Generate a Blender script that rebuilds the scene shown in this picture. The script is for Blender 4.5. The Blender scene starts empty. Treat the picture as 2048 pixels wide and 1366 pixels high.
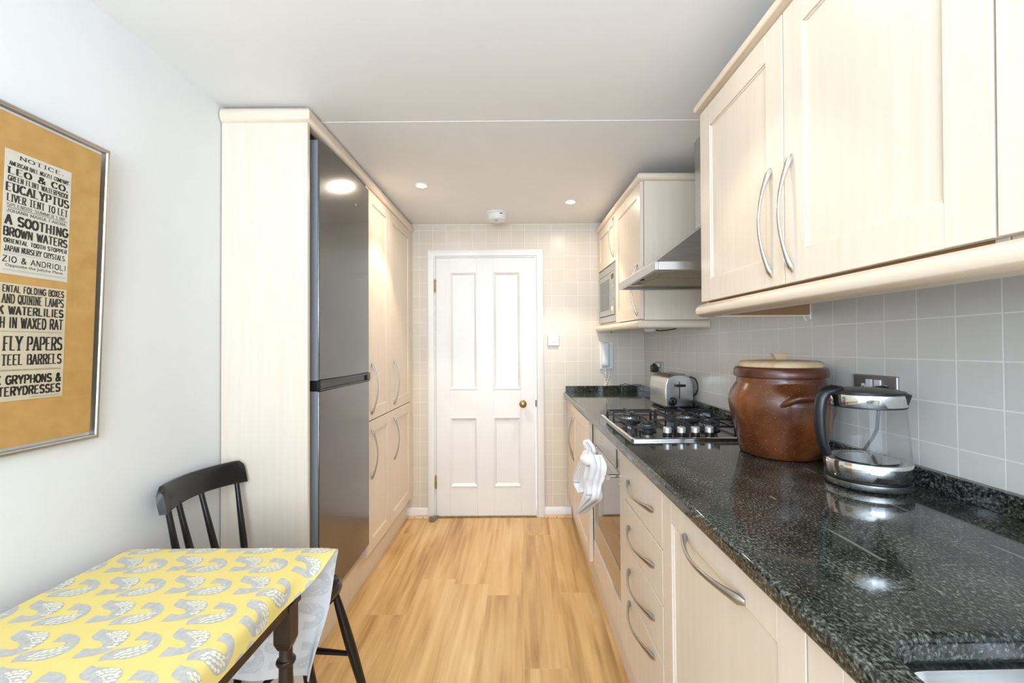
import bpy, bmesh, math, random
from mathutils import Vector, Matrix, noise as mnoise
random.seed(7)
S = bpy.context.scene
COL = S.collection
PI = math.pi

# ------------------------------------------------------------------ camera
F_PX, W_PX = 870.0, 2048.0
cam = bpy.data.cameras.new('camera')
cam.sensor_width = 36.0
cam.lens = F_PX * 36.0 / W_PX
cam.shift_x = -20.0 / W_PX
cam.clip_start = 0.02
cam_o = bpy.data.objects.new('camera', cam)
COL.objects.link(cam_o)
CAM_Z, PITCH, ROLL = 1.296, math.radians(.79), math.radians(.38)
fwd = Vector((0, math.cos(PITCH), math.sin(PITCH)))
up0 = Vector((0, -math.sin(PITCH), math.cos(PITCH)))
r0 = Vector((1, 0, 0))
rx = math.cos(ROLL) * r0 - math.sin(ROLL) * up0
ux = math.sin(ROLL) * r0 + math.cos(ROLL) * up0
m = Matrix((rx, ux, -fwd)).transposed().to_4x4()
m.translation = Vector((0, 0, CAM_Z))
cam_o.matrix_world = m
S.camera = cam_o

# ------------------------------------------------------------------ world, daylight, exposure
S.view_settings.view_transform = 'Standard'
S.view_settings.look = 'None'
S.view_settings.exposure = 0.42
S.view_settings.gamma = 1.0
wd = bpy.data.worlds.new('sky')
S.world = wd
wd.use_nodes = True
bg = wd.node_tree.nodes['Background']
bg.inputs[0].default_value = (.80, .90, 1.0, 1)
bg.inputs[1].default_value = 2.0


def area_light(name, loc, size, size_y, power, color, rot):
    l = bpy.data.lights.new(name, 'AREA')
    l.shape = 'RECTANGLE'
    l.size, l.size_y, l.energy, l.color = size, size_y, power, color
    o = bpy.data.objects.new(name, l)
    o.location, o.rotation_euler = loc, rot
    COL.objects.link(o)
    return o


# daylight entering by the wide window in the wall behind the camera
area_light('window_daylight', (0.0, -2.36, 1.42), 2.1, 1.5, 54, (.68, .84, 1.0), (math.radians(90), 0, 0))
# added fill light behind the camera, aimed up to bounce off the ceiling
area_light('ceiling_bounce_fill', (-.30, -1.05, 1.40), .8, .8, 42, (.66, .82, 1.0), (math.radians(180 - 14), 0, 0))
SPOT_POWER = 26.0
SPOT_COLOR = (1.0, .84, .64)

# ------------------------------------------------------------------ frames of reference
AL = .0172                       # the right-hand wall runs one degree out of square
W = Matrix.Identity(4)
R = Matrix.Translation((.944, 3.366, 0)) @ Matrix.Rotation(AL, 4, 'Z')


# ------------------------------------------------------------------ materials
def mat(name, color=(.8, .8, .8), rough=.5, metal=0.0, **kw):
    ma = bpy.data.materials.new(name)
    ma.use_nodes = True
    b = ma.node_tree.nodes['Principled BSDF']
    b.inputs['Base Color'].default_value = (*color, 1)
    b.inputs['Roughness'].default_value = rough
    b.inputs['Metallic'].default_value = metal
    for k, v in kw.items():
        b.inputs[k.replace('_', ' ')].default_value = v
    return ma


def nodes(ma):
    nt = ma.node_tree
    return nt, nt.nodes, nt.links, nt.nodes['Principled BSDF']


def noise_mat(name, c0, c1, scale=(1, 1, 1), nscale=5.0, detail=4.0, rough=.5, lo=.35, hi=.65, metal=0.0, bump=0.0, mid=None, distort=0.0, **kw):
    ma = mat(name, c0, rough, metal, **kw)
    nt, N, L, b = nodes(ma)
    tc = N.new('ShaderNodeTexCoord')
    mp = N.new('ShaderNodeMapping')
    mp.inputs['Scale'].default_value = scale
    no = N.new('ShaderNodeTexNoise')
    no.inputs['Scale'].default_value = nscale
    no.inputs['Detail'].default_value = detail
    no.inputs['Distortion'].default_value = distort
    cr = N.new('ShaderNodeValToRGB')
    cr.color_ramp.elements[0].position, cr.color_ramp.elements[0].color = lo, (*c0, 1)
    cr.color_ramp.elements[1].position, cr.color_ramp.elements[1].color = hi, (*c1, 1)
    if mid:
        e = cr.color_ramp.elements.new(mid[0])
        e.color = (*mid[1], 1)
    L.new(tc.outputs['Object'], mp.inputs['Vector'])
    L.new(mp.outputs['Vector'], no.inputs['Vector'])
    L.new(no.outputs['Fac'], cr.inputs['Fac'])
    L.new(cr.outputs['Color'], b.inputs['Base Color'])
    if bump:
        bp = N.new('ShaderNodeBump')
        bp.inputs['Strength'].default_value = bump
        bp.inputs['Distance'].default_value = .002
        L.new(no.outputs['Fac'], bp.inputs['Height'])
        L.new(bp.outputs['Normal'], b.inputs['Normal'])
    return ma


def tile_mat(name, axis_u, off_u, off_v, size_u, size_v, c1, c2, cm, rough=.3):
    ma = mat(name, c1, rough)
    nt, N, L, b = nodes(ma)
    tc = N.new('ShaderNodeTexCoord')
    sp = N.new('ShaderNodeSeparateXYZ')
    L.new(tc.outputs['Object'], sp.inputs[0])
    cb = N.new('ShaderNodeCombineXYZ')
    for src, off, dst in ((axis_u, off_u, 0), ('Z', off_v, 1)):
        a = N.new('ShaderNodeMath')
        a.operation = 'SUBTRACT'
        a.inputs[1].default_value = off
        L.new(sp.outputs[src], a.inputs[0])
        L.new(a.outputs[0], cb.inputs[dst])
    br = N.new('ShaderNodeTexBrick')
    br.offset = 0.0
    br.squash = 1.0
    br.inputs['Color1'].default_value = (*c1, 1)
    br.inputs['Color2'].default_value = (*c2, 1)
    br.inputs['Mortar'].default_value = (*cm, 1)
    br.inputs['Scale'].default_value = 1.0
    br.inputs['Brick Width'].default_value = size_u
    br.inputs['Row Height'].default_value = size_v
    br.inputs['Mortar Size'].default_value = .0019
    br.inputs['Mortar Smooth'].default_value = .3
    L.new(cb.outputs[0], br.inputs['Vector'])
    L.new(br.outputs['Color'], b.inputs['Base Color'])
    no = N.new('ShaderNodeTexNoise')
    no.inputs['Scale'].default_value = 40
    L.new(tc.outputs['Object'], no.inputs['Vector'])
    ad = N.new('ShaderNodeMath')
    ad.operation = 'MULTIPLY_ADD'
    ad.inputs[1].default_value = -.25
    L.new(no.outputs['Fac'], ad.inputs[0])
    L.new(br.outputs['Fac'], ad.inputs[2])
    bp = N.new('ShaderNodeBump')
    bp.invert = True
    bp.inputs['Strength'].default_value = .35
    bp.inputs['Distance'].default_value = .0015
    L.new(ad.outputs[0], bp.inputs['Height'])
    L.new(bp.outputs['Normal'], b.inputs['Normal'])
    return ma


def floor_mat():
    ma = mat('oak_floor', (.6, .36, .14), .33)
    nt, N, L, b = nodes(ma)
    tc = N.new('ShaderNodeTexCoord')
    sp = N.new('ShaderNodeSeparateXYZ')
    L.new(tc.outputs['Object'], sp.inputs[0])
    # every row of planks starts at its own place
    rw = N.new('ShaderNodeMath')
    rw.operation = 'DIVIDE'
    rw.inputs[1].default_value = .19
    L.new(sp.outputs['X'], rw.inputs[0])
    rf_ = N.new('ShaderNodeMath')
    rf_.operation = 'FLOOR'
    L.new(rw.outputs[0], rf_.inputs[0])
    wn = N.new('ShaderNodeTexWhiteNoise')
    wn.noise_dimensions = '1D'
    L.new(rf_.outputs[0], wn.inputs['W'])
    ys_ = N.new('ShaderNodeMath')
    ys_.operation = 'MULTIPLY_ADD'
    ys_.inputs[1].default_value = 1.25
    L.new(wn.outputs['Value'], ys_.inputs[0])
    L.new(sp.outputs['Y'], ys_.inputs[2])
    cb = N.new('ShaderNodeCombineXYZ')
    L.new(ys_.outputs[0], cb.inputs[0])
    L.new(sp.outputs['X'], cb.inputs[1])
    br = N.new('ShaderNodeTexBrick')
    br.offset = 0.0
    br.inputs['Scale'].default_value = 1
    br.inputs['Brick Width'].default_value = 1.25
    br.inputs['Row Height'].default_value = .19
    br.inputs['Mortar Size'].default_value = .0006
    br.inputs['Mortar Smooth'].default_value = .6
    br.inputs['Color1'].default_value = (0, 0, 0, 1)
    br.inputs['Color2'].default_value = (1, 1, 1, 1)
    br.inputs['Mortar'].default_value = (.25, .25, .25, 1)
    L.new(cb.outputs[0], br.inputs['Vector'])
    # shift the grain plank by plank
    mx = N.new('ShaderNodeVectorMath')
    mx.operation = 'MULTIPLY_ADD'
    mx.inputs[1].default_value = (3.0, 5.0, 7.0)
    L.new(br.outputs['Color'], mx.inputs[0])
    L.new(tc.outputs['Object'], mx.inputs[2])
    mp = N.new('ShaderNodeMapping')
    mp.inputs['Scale'].default_value = (17, .7, 1)
    L.new(mx.outputs[0], mp.inputs['Vector'])
    n1 = N.new('ShaderNodeTexNoise')
    n1.inputs['Scale'].default_value = 1.3
    n1.inputs['Detail'].default_value = 7
    n1.inputs['Roughness'].default_value = .62
    n1.inputs['Distortion'].default_value = .5
    L.new(mp.outputs['Vector'], n1.inputs['Vector'])
    mp2 = N.new('ShaderNodeMapping')
    mp2.inputs['Scale'].default_value = (4.5, .6, 1)
    L.new(mx.outputs[0], mp2.inputs['Vector'])
    n2 = N.new('ShaderNodeTexNoise')
    n2.inputs['Scale'].default_value = 1.4
    n2.inputs['Detail'].default_value = 3
    n2.inputs['Distortion'].default_value = 1.2
    L.new(mp2.outputs['Vector'], n2.inputs['Vector'])
    cr = N.new('ShaderNodeValToRGB')
    E = cr.color_ramp.elements
    E[0].position, E[0].color = .30, (.33, .155, .045, 1)
    E[1].position, E[1].color = .68, (.80, .56, .29, 1)
    e = E.new(.5)
    e.color = (.64, .40, .165, 1)
    mp3 = N.new('ShaderNodeMapping')
    mp3.inputs['Scale'].default_value = (1.0, .10, 1)
    L.new(mx.outputs[0], mp3.inputs['Vector'])
    wv = N.new('ShaderNodeTexWave')
    wv.wave_type = 'BANDS'
    wv.bands_direction = 'X'
    wv.inputs['Scale'].default_value = 3.2
    wv.inputs['Distortion'].default_value = 14.0
    wv.inputs['Detail'].default_value = 3.0
    wv.inputs['Detail Scale'].default_value = 1.6
    wv.inputs['Detail Roughness'].default_value = .6
    L.new(mp3.outputs['Vector'], wv.inputs['Vector'])
    av = N.new('ShaderNodeMix')
    av.inputs['Factor'].default_value = .5
    L.new(n1.outputs['Fac'], av.inputs['A'])
    L.new(n2.outputs['Fac'], av.inputs['B'])
    aw = N.new('ShaderNodeMix')
    aw.inputs['Factor'].default_value = .06
    L.new(av.outputs['Result'], aw.inputs['A'])
    L.new(wv.outputs['Fac'], aw.inputs['B'])
    L.new(aw.outputs['Result'], cr.inputs['Fac'])
    # plank to plank tone
    hs = N.new('ShaderNodeHueSaturation')
    ma_ = N.new('ShaderNodeMapRange')
    ma_.inputs['To Min'].default_value = .93
    ma_.inputs['To Max'].default_value = 1.05
    L.new(br.outputs['Color'], ma_.inputs['Value'])
    L.new(ma_.outputs[0], hs.inputs['Value'])
    L.new(cr.outputs['Color'], hs.inputs['Color'])
    L.new(hs.outputs['Color'], b.inputs['Base Color'])
    bp = N.new('ShaderNodeBump')
    bp.invert = True
    bp.inputs['Strength'].default_value = .25
    bp.inputs['Distance'].default_value = .001
    L.new(br.outputs['Fac'], bp.inputs['Height'])
    L.new(bp.outputs['Normal'], b.inputs['Normal'])
    return ma


def granite_mat():
    ma = mat('dark_granite', (.03, .035, .03), .07)
    nt, N, L, b = nodes(ma)
    tc = N.new('ShaderNodeTexCoord')
    mp = N.new('ShaderNodeMapping')
    mp.inputs['Scale'].default_value = (1.25, .8, 1.0)
    L.new(tc.outputs['Object'], mp.inputs['Vector'])
    n1 = N.new('ShaderNodeTexNoise')
    n1.inputs['Scale'].default_value = 190
    n1.inputs['Detail'].default_value = 5
    n1.inputs['Roughness'].default_value = .68
    L.new(mp.outputs['Vector'], n1.inputs['Vector'])
    n2 = N.new('ShaderNodeTexNoise')
    n2.inputs['Scale'].default_value = 9
    n2.inputs['Detail'].default_value = 2
    L.new(mp.outputs['Vector'], n2.inputs['Vector'])
    ad = N.new('ShaderNodeMath')
    ad.operation = 'MULTIPLY_ADD'
    ad.inputs[1].default_value = .22
    L.new(n2.outputs['Fac'], ad.inputs[0])
    L.new(n1.outputs['Fac'], ad.inputs[2])
    cr = N.new('ShaderNodeValToRGB')
    E = cr.color_ramp.elements
    E[0].position, E[0].color = .53, (.006, .007, .006, 1)
    E[1].position, E[1].color = .80, (.23, .24, .215, 1)
    e = E.new(.65)
    e.color = (.05, .055, .047, 1)
    L.new(ad.outputs[0], cr.inputs['Fac'])
    # a few long pale veins that run with the counter
    wv = N.new('ShaderNodeTexWave')
    wv.wave_type = 'BANDS'
    wv.bands_direction = 'X'
    wv.inputs['Scale'].default_value = 1.35
    wv.inputs['Distortion'].default_value = .6
    wv.inputs['Detail Scale'].default_value = .6
    L.new(tc.outputs['Object'], wv.inputs['Vector'])
    c2 = N.new('ShaderNodeValToRGB')
    c2.color_ramp.elements[0].position, c2.color_ramp.elements[0].color = .9998, (0, 0, 0, 1)
    c2.color_ramp.elements[1].position, c2.color_ramp.elements[1].color = 1.0, (.5, .5, .5, 1)
    L.new(wv.outputs['Fac'], c2.inputs['Fac'])
    mu = N.new('ShaderNodeMix')
    mu.data_type = 'RGBA'
    n3 = N.new('ShaderNodeTexNoise')
    n3.inputs['Scale'].default_value = 7
    L.new(tc.outputs['Object'], n3.inputs['Vector'])
    th = N.new('ShaderNodeMath')
    th.operation = 'GREATER_THAN'
    th.inputs[1].default_value = .56
    L.new(n3.outputs['Fac'], th.inputs[0])
    mm = N.new('ShaderNodeMath')
    mm.operation = 'MULTIPLY'
    L.new(c2.outputs['Color'], mm.inputs[0])
    L.new(th.outputs[0], mm.inputs[1])
    L.new(mm.outputs[0], mu.inputs['Factor'])
    L.new(cr.outputs['Color'], mu.inputs['A'])
    mu.inputs['B'].default_value = (.35, .34, .3, 1)
    L.new(mu.outputs['Result'], b.inputs['Base Color'])
    return ma


def thin_glass(name, tint=(1, 1, 1), ior=1.45):
    ma = bpy.data.materials.new(name)
    ma.use_nodes = True
    nt = ma.node_tree
    N, L = nt.nodes, nt.links
    N.remove(N['Principled BSDF'])
    out = N['Material Output']
    tr = N.new('ShaderNodeBsdfTransparent')
    tr.inputs[0].default_value = (*tint, 1)
    gl = N.new('ShaderNodeBsdfGlossy')
    gl.inputs['Roughness'].default_value = .02
    lw = N.new('ShaderNodeLayerWeight')
    lw.inputs['Blend'].default_value = .5
    pw = N.new('ShaderNodeMath')
    pw.operation = 'POWER'
    pw.inputs[1].default_value = 5.0
    L.new(lw.outputs['Facing'], pw.inputs[0])
    fr = N.new('ShaderNodeMath')
    fr.operation = 'MULTIPLY_ADD'
    fr.inputs[1].default_value = .96 - .04 * ior
    fr.inputs[2].default_value = ((ior - 1) / (ior + 1)) ** 2
    L.new(pw.outputs[0], fr.inputs[0])
    mx = N.new('ShaderNodeMixShader')
    L.new(fr.outputs[0], mx.inputs[0])
    L.new(tr.outputs[0], mx.inputs[1])
    L.new(gl.outputs[0], mx.inputs[2])
    L.new(mx.outputs[0], out.inputs['Surface'])
    return ma


def emit_mat(name, color, strength):
    ma = mat(name, color, .4)
    b = ma.node_tree.nodes['Principled BSDF']
    b.inputs['Emission Color'].default_value = (*color, 1)
    b.inputs['Emission Strength'].default_value = strength
    return ma


M = {}
M['wall'] = noise_mat('white_wall_paint', (.84, .84, .835), (.87, .87, .865), nscale=3, rough=.55)
M['ceiling'] = noise_mat('white_ceiling_paint', (.84, .84, .84), (.87, .87, .87), nscale=2, rough=.6)
M['caulk'] = mat('cream_caulk', (.78, .72, .64), .5)
M['gloss_white'] = noise_mat('white_gloss_paint', (.83, .83, .835), (.86, .86, .865), nscale=4, rough=.3)
M['maple'] = noise_mat('maple_laminate', (.765, .655, .535), (.795, .695, .58), scale=(38, 38, 1.6), nscale=1.2, detail=6, rough=.36, distort=.3)
M['maple_trim'] = noise_mat('maple_trim', (.77, .64, .50), (.80, .68, .55), scale=(6, 6, 30), nscale=1.0, detail=4, rough=.36)
M['carcass'] = mat('pale_carcass_board', (.62, .50, .37), .5)
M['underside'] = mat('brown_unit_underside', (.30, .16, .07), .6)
M['floor'] = floor_mat()
M['granite'] = granite_mat()
M['tile_far'] = tile_mat('cream_tiles_end_wall', 'X', -.79, .065, .102, .102, (.71, .64, .55), (.74, .67, .58), (.88, .83, .76))
M['tile_right'] = tile_mat('cream_tiles_side_wall_shaded', 'Y', -2.284, .06, .0953, .100, (.66, .64, .60), (.685, .665, .625), (.86, .85, .82))  # cream tiles, their colour greyed for the shade below the wall units
M['steel'] = noise_mat('brushed_steel', (.55, .55, .54), (.64, .64, .63), scale=(3, 3, 120), nscale=2, rough=.27, metal=1.0)
M['steel_h'] = noise_mat('brushed_steel_sheet', (.50, .50, .50), (.58, .58, .57), scale=(4, 90, 4), nscale=2, rough=.3, metal=1.0)
M['fridge'] = noise_mat('grey_steel_fridge_front', (.16, .155, .147), (.20, .195, .187), nscale=900, detail=2, rough=.19, metal=.85)
M['fridge_side'] = mat('silver_grey_fridge_side', (.33, .36, .41), .35, .3)
M['socket_steel'] = mat('brushed_socket_steel', (.42, .41, .40), .4, .8)
M['alu'] = mat('matt_aluminium', (.74, .74, .75), .38, .75)
M['chrome'] = mat('satin_chrome', (.66, .66, .66), .24, 1.0)
M['pewter'] = mat('satin_nickel', (.50, .48, .45), .3, 1.0)
M['polished'] = mat('polished_steel', (.75, .75, .74), .1, 1.0)
M['brass'] = noise_mat('aged_brass', (.30, .20, .07), (.50, .35, .14), nscale=40, rough=.35, metal=1.0)
M['black'] = mat('black_plastic', (.012, .012, .013), .32)
M['black_paint'] = mat('black_painted_wood', (.008, .0075, .007), .25)
M['iron'] = mat('black_cast_iron', (.018, .018, .02), .5)
M['black_glass'] = mat('black_enamel', (.012, .012, .014), .12)
M['oven_glass'] = mat('mirror_oven_glass', (.20, .19, .18), .05, .9)
M['mw_glass'] = mat('dark_microwave_glass', (.10, .105, .10), .1, .5)
M['dark_wood'] = noise_mat('dark_table_wood', (.012, .006, .0045), (.028, .013, .009), scale=(30, 30, 2), nscale=1.5, rough=.35)
M['white_plastic'] = mat('white_plastic', (.80, .80, .80), .35)
M['grey_plastic'] = mat('grey_plastic', (.35, .36, .37), .4)
M['crock'] = noise_mat('brown_stoneware', (.085, .022, .007), (.19, .060, .018), nscale=7, detail=3, rough=.22, lo=.4, hi=.62)
_nt, _N, _L, _b = nodes(M['crock'])
_tc = _N.new('ShaderNodeTexCoord')
_no = _N.new('ShaderNodeTexNoise')
_no.inputs['Scale'].default_value = 260
_no.inputs['Detail'].default_value = 1
_L.new(_tc.outputs['Object'], _no.inputs['Vector'])
_mr = _N.new('ShaderNodeMapRange')
_mr.inputs['From Min'].default_value, _mr.inputs['From Max'].default_value = .68, .76
_mr.inputs['To Max'].default_value = .6
_L.new(_no.outputs['Fac'], _mr.inputs['Value'])
_mx = _N.new('ShaderNodeMix')
_mx.data_type = 'RGBA'
_mx.inputs['B'].default_value = (.42, .24, .12, 1)
_L.new(_mr.outputs[0], _mx.inputs['Factor'])
_L.new(_b.inputs['Base Color'].links[0].from_socket, _mx.inputs['A'])
_L.new(_mx.outputs['Result'], _b.inputs['Base Color'])
M['crock_dark'] = noise_mat('dark_brown_stoneware', (.075, .022, .012), (.12, .036, .018), nscale=9, rough=.25)
M['lid_wood'] = noise_mat('pale_wooden_lid', (.52, .36, .20), (.66, .48, .29), scale=(4, 40, 4), nscale=1.5, rough=.55)
M['kraft'] = noise_mat('brown_kraft_mount', (.56, .315, .085), (.63, .365, .11), nscale=25, detail=6, rough=.7)
M['print'] = noise_mat('aged_printed_paper', (.69, .66, .56), (.74, .71, .62), nscale=20, rough=.8)
M['print2'] = noise_mat('yellowed_printed_paper', (.66, .57, .40), (.70, .61, .44), nscale=20, rough=.8)
M['ink'] = mat('printing_ink', (.035, .03, .025), .8)
M['ink_faint'] = mat('faint_printing_ink', (.30, .27, .22), .8)
M['frame_metal'] = mat('brushed_aluminium_frame', (.58, .57, .54), .3, 1.0)
M['cloth'] = mat('yellow_cotton', (.82, .665, .225), .75)
M['cloth_back'] = noise_mat('white_cotton_reverse', (.74, .75, .78), (.80, .81, .83), nscale=14, rough=.8)
M['fish'] = noise_mat('grey_print', (.47, .465, .445), (.55, .545, .52), nscale=90, rough=.75)
M['scale'] = mat('cream_print', (.80, .77, .62), .75)
M['ghost'] = noise_mat('faded_grey_print', (.62, .63, .66), (.68, .69, .72), nscale=60, rough=.8)
M['towel'] = mat('white_cotton_towel', (.84, .84, .86), .85)
M['towel_stripe'] = mat('grey_towel_stripe', (.46, .46, .50), .85)
M['lens'] = emit_mat('lit_lamp_lens', (1.0, .87, .70), 400.0)
M['lens_dim'] = emit_mat('lit_lamp_lens_dimmer', (1.0, .87, .70), 120.0)
M['glass'] = thin_glass('clear_glass')
M['kettle_glass'] = thin_glass('kettle_glass', (.975, .98, .985), 1.38)
M['stone_grey'] = noise_mat('worn_grey_rubber', (.16, .16, .14), (.26, .26, .23), nscale=40, rough=.7)
M['raw_wood'] = noise_mat('raw_ply_strip', (.62, .42, .25), (.72, .52, .33), scale=(3, 30, 30), nscale=2, rough=.7)
M['filter'] = noise_mat('beige_grease_filter', (.36, .33, .25), (.42, .385, .30), nscale=60, rough=.5, metal=.3)


# ------------------------------------------------------------------ mesh builder
class MB:
    def __init__(self):
        self.v, self.f, self.mi, self.sm = [], [], [], []

    def add(self, vs, fs, mi=0, smooth=False):
        o = len(self.v)
        self.v += [Vector(p) for p in vs]
        for f in fs:
            self.f.append([i + o for i in f])
            self.mi.append(mi)
            self.sm.append(smooth)
        return self

    def box(self, x0, x1, y0, y1, z0, z1, mi=0):
        x0, x1 = min(x0, x1), max(x0, x1)
        y0, y1 = min(y0, y1), max(y0, y1)
        z0, z1 = min(z0, z1), max(z0, z1)
        vs = [(x, y, z) for x in (x0, x1) for y in (y0, y1) for z in (z0, z1)]
        return self.add(vs, [(0, 1, 3, 2), (4, 6, 7, 5), (0, 4, 5, 1), (2, 3, 7, 6), (0, 2, 6, 4), (1, 5, 7, 3)], mi)

    def hexa(self, lo, hi, mi=0):
        """eight corners: lower ring of four, upper ring of four"""
        return self.add(list(lo) + list(hi), [(3, 2, 1, 0), (4, 5, 6, 7), (0, 1, 5, 4), (1, 2, 6, 5), (2, 3, 7, 6), (3, 0, 4, 7)], mi)

    def prism(self, poly, fn, a0, a1, mi=0, smooth=False):
        n = len(poly)
        vs = [fn(p, q, a0) for p, q in poly] + [fn(p, q, a1) for p, q in poly]
        fs = [tuple(range(n))[::-1], tuple(range(n, 2 * n))]
        o = len(self.v)
        self.add(vs, fs, mi, False)
        for i in range(n):
            j = (i + 1) % n
            self.f.append([o + i, o + j, o + n + j, o + n + i])
            self.mi.append(mi)
            self.sm.append(smooth)
        return self

    def lathe(self, prof, c=(0, 0, 0), n=40, mi=0, smooth=True, axis=None):
        """prof: (radius, height) list turned about Z, or about the given unit axis"""
        c = Vector(c)
        if axis is None:
            q = Matrix.Identity(3)
        else:
            q = Vector((0, 0, 1)).rotation_difference(Vector(axis)).to_matrix()
        vs, fs = [], []
        for r, z in prof:
            for k in range(n):
                a = 2 * PI * k / n
                vs.append(c + q @ Vector((r * math.cos(a), r * math.sin(a), z)))
        for i in range(len(prof) - 1):
            for k in range(n):
                k2 = (k + 1) % n
                fs.append((i * n + k, i * n + k2, (i + 1) * n + k2, (i + 1) * n + k))
        o = len(self.v)
        self.add(vs, fs, mi, smooth)
        for i, flip in ((0, True), (len(prof) - 1, False)):
            if prof[i][0] > 1e-5:
                ring = [o + i * n + k for k in range(n)]
                self.f.append(ring[::-1] if flip else ring)
                self.mi.append(mi)
                self.sm.append(False)
        return self

    def tube(self, pts, rad, n=10, mi=0, flat=None, cap=True):
        """pts: points; rad: one radius or a list; flat: (direction, factor) squashes the section along a direction"""
        P = [Vector(p) for p in pts]
        if not isinstance(rad, (list, tuple)):
            rad = [rad] * len(P)
        t0 = (P[1] - P[0]).normalized()
        nrm = t0.orthogonal().normalized()
        if flat:
            d = Vector(flat[0])
            d = d - t0 * d.dot(t0)
            if d.length > 1e-4:
                nrm = d.normalized()
        rings, prev = [], t0
        for i, p in enumerate(P):
            if i == 0:
                t = t0
            elif i == len(P) - 1:
                t = (P[i] - P[i - 1]).normalized()
            else:
                t = ((P[i + 1] - P[i]).normalized() + (P[i] - P[i - 1]).normalized()).normalized()
            nrm = prev.rotation_difference(t) @ nrm
            nrm = (nrm - t * nrm.dot(t)).normalized()
            prev = t
            bi = t.cross(nrm)
            k0 = flat[1] if flat else 1.0
            rings.append([p + nrm * (rad[i] * k0 * math.cos(2 * PI * k / n)) + bi * (rad[i] * math.sin(2 * PI * k / n)) for k in range(n)])
        vs = [q for r in rings for q in r]
        fs = []
        for i in range(len(P) - 1):
            for k in range(n):
                k2 = (k + 1) % n
                fs.append((i * n + k, i * n + k2, (i + 1) * n + k2, (i + 1) * n + k))
        o = len(self.v)
        self.add(vs, fs, mi, True)
        if cap:
            for i, fl in ((0, True), (len(P) - 1, False)):
                ring = [o + i * n + k for k in range(n)]
                self.f.append(ring[::-1] if fl else ring)
                self.mi.append(mi)
                self.sm.append(False)
        return self

    def sweep(self, prof, path, closed=False, mi=0, smooth=True, plane='Z'):
        """prof: (out, height) closed outline; path: 2-D polyline, out is to the right of travel. plane Z: path in XY.
        plane 'Y': path in XZ with height running along -Y"""
        n = len(path)
        P = [Vector((p[0], p[1])) for p in path]
        rings = []
        for i in range(n):
            d1 = (P[i] - P[i - 1]).normalized() if (i > 0 or closed) else None
            d2 = (P[(i + 1) % n] - P[i]).normalized() if (i < n - 1 or closed) else None
            d1 = d1 or d2
            d2 = d2 or d1
            n1, n2 = Vector((d1.y, -d1.x)), Vector((d2.y, -d2.x))
            mt = (n1 + n2)
            mt = mt / (1 + n1.dot(n2))
            ring = []
            for o_, h in prof:
                q = P[i] + mt * o_
                ring.append((q.x, q.y, h) if plane == 'Z' else (q.x, h, q.y))
            rings.append(ring)
        k = len(prof)
        vs = [q for r in rings for q in r]
        fs = []
        for i in range(n if closed else n - 1):
            i2 = (i + 1) % n
            for j in range(k):
                j2 = (j + 1) % k
                fs.append((i * k + j, i2 * k + j, i2 * k + j2, i * k + j2))
        o = len(self.v)
        self.add(vs, fs, mi, smooth)
        if not closed:
            self.f.append([o + j for j in range(k)])
            self.f.append([o + (n - 1) * k + j for j in range(k)][::-1])
            self.mi += [mi, mi]
            self.sm += [False, False]
        return self


ORG = {}


def _mesh(name, mb, mats, org, recalc, sharp):
    me = bpy.data.meshes.new(name)
    me.from_pydata([tuple(p - org) for p in mb.v], [], mb.f)
    for ma in (mats if isinstance(mats, (list, tuple)) else [mats]):
        me.materials.append(M[ma])
    me.polygons.foreach_set('material_index', mb.mi)
    me.polygons.foreach_set('use_smooth', mb.sm)
    if recalc:
        b = bmesh.new()
        b.from_mesh(me)
        bmesh.ops.recalc_face_normals(b, faces=b.faces)
        b.to_mesh(me)
        b.free()
    me.set_sharp_from_angle(angle=math.radians(sharp))
    me.update()
    return me


def _bevel(o, bevel):
    if bevel:
        w, s = bevel if isinstance(bevel, tuple) else (bevel, 2)
        md = o.modifiers.new('bevel', 'BEVEL')
        md.width, md.segments, md.limit_method = w, s, 'ANGLE'
        md.angle_limit = math.radians(40)
        md.harden_normals = False


def tag(o, label=None, cat=None, group=None, kind=None):
    for k, v in (('label', label), ('category', cat), ('group', group), ('kind', kind)):
        if v:
            o[k] = v
    return o


def thing(name, label, cat, p, frame=W, group=None):
    o = bpy.data.objects.new(name, None)
    COL.objects.link(o)
    o.empty_display_size = .05
    o.matrix_world = frame @ Matrix.Translation(Vector(p))
    ORG[o.name] = (Vector(p), frame)
    return tag(o, label, cat, group)


def part(name, mb, mats, parent, bevel=None, recalc=True, sharp=40, label=None):
    org, fr = ORG[parent.name]
    o = bpy.data.objects.new(name, _mesh(name, mb, mats, org, recalc, sharp))
    COL.objects.link(o)
    o.parent = parent
    ORG[o.name] = (org, fr)
    _bevel(o, bevel)
    return tag(o, label)


def single(name, mb, mats, label, cat, p=(0, 0, 0), frame=W, group=None, bevel=None, recalc=True, sharp=40, kind=None):
    p = Vector(p)
    o = bpy.data.objects.new(name, _mesh(name, mb, mats, p, recalc, sharp))
    COL.objects.link(o)
    o.matrix_world = frame @ Matrix.Translation(p)
    ORG[o.name] = (p, frame)
    _bevel(o, bevel)
    return tag(o, label, cat, group, kind)


def struct(name, mb, mats, frame=W, bevel=None, label=None, cat=None, sharp=40):
    return single(name, mb, mats, label, cat, (0, 0, 0), frame, None, bevel, True, sharp, 'structure')


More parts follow.
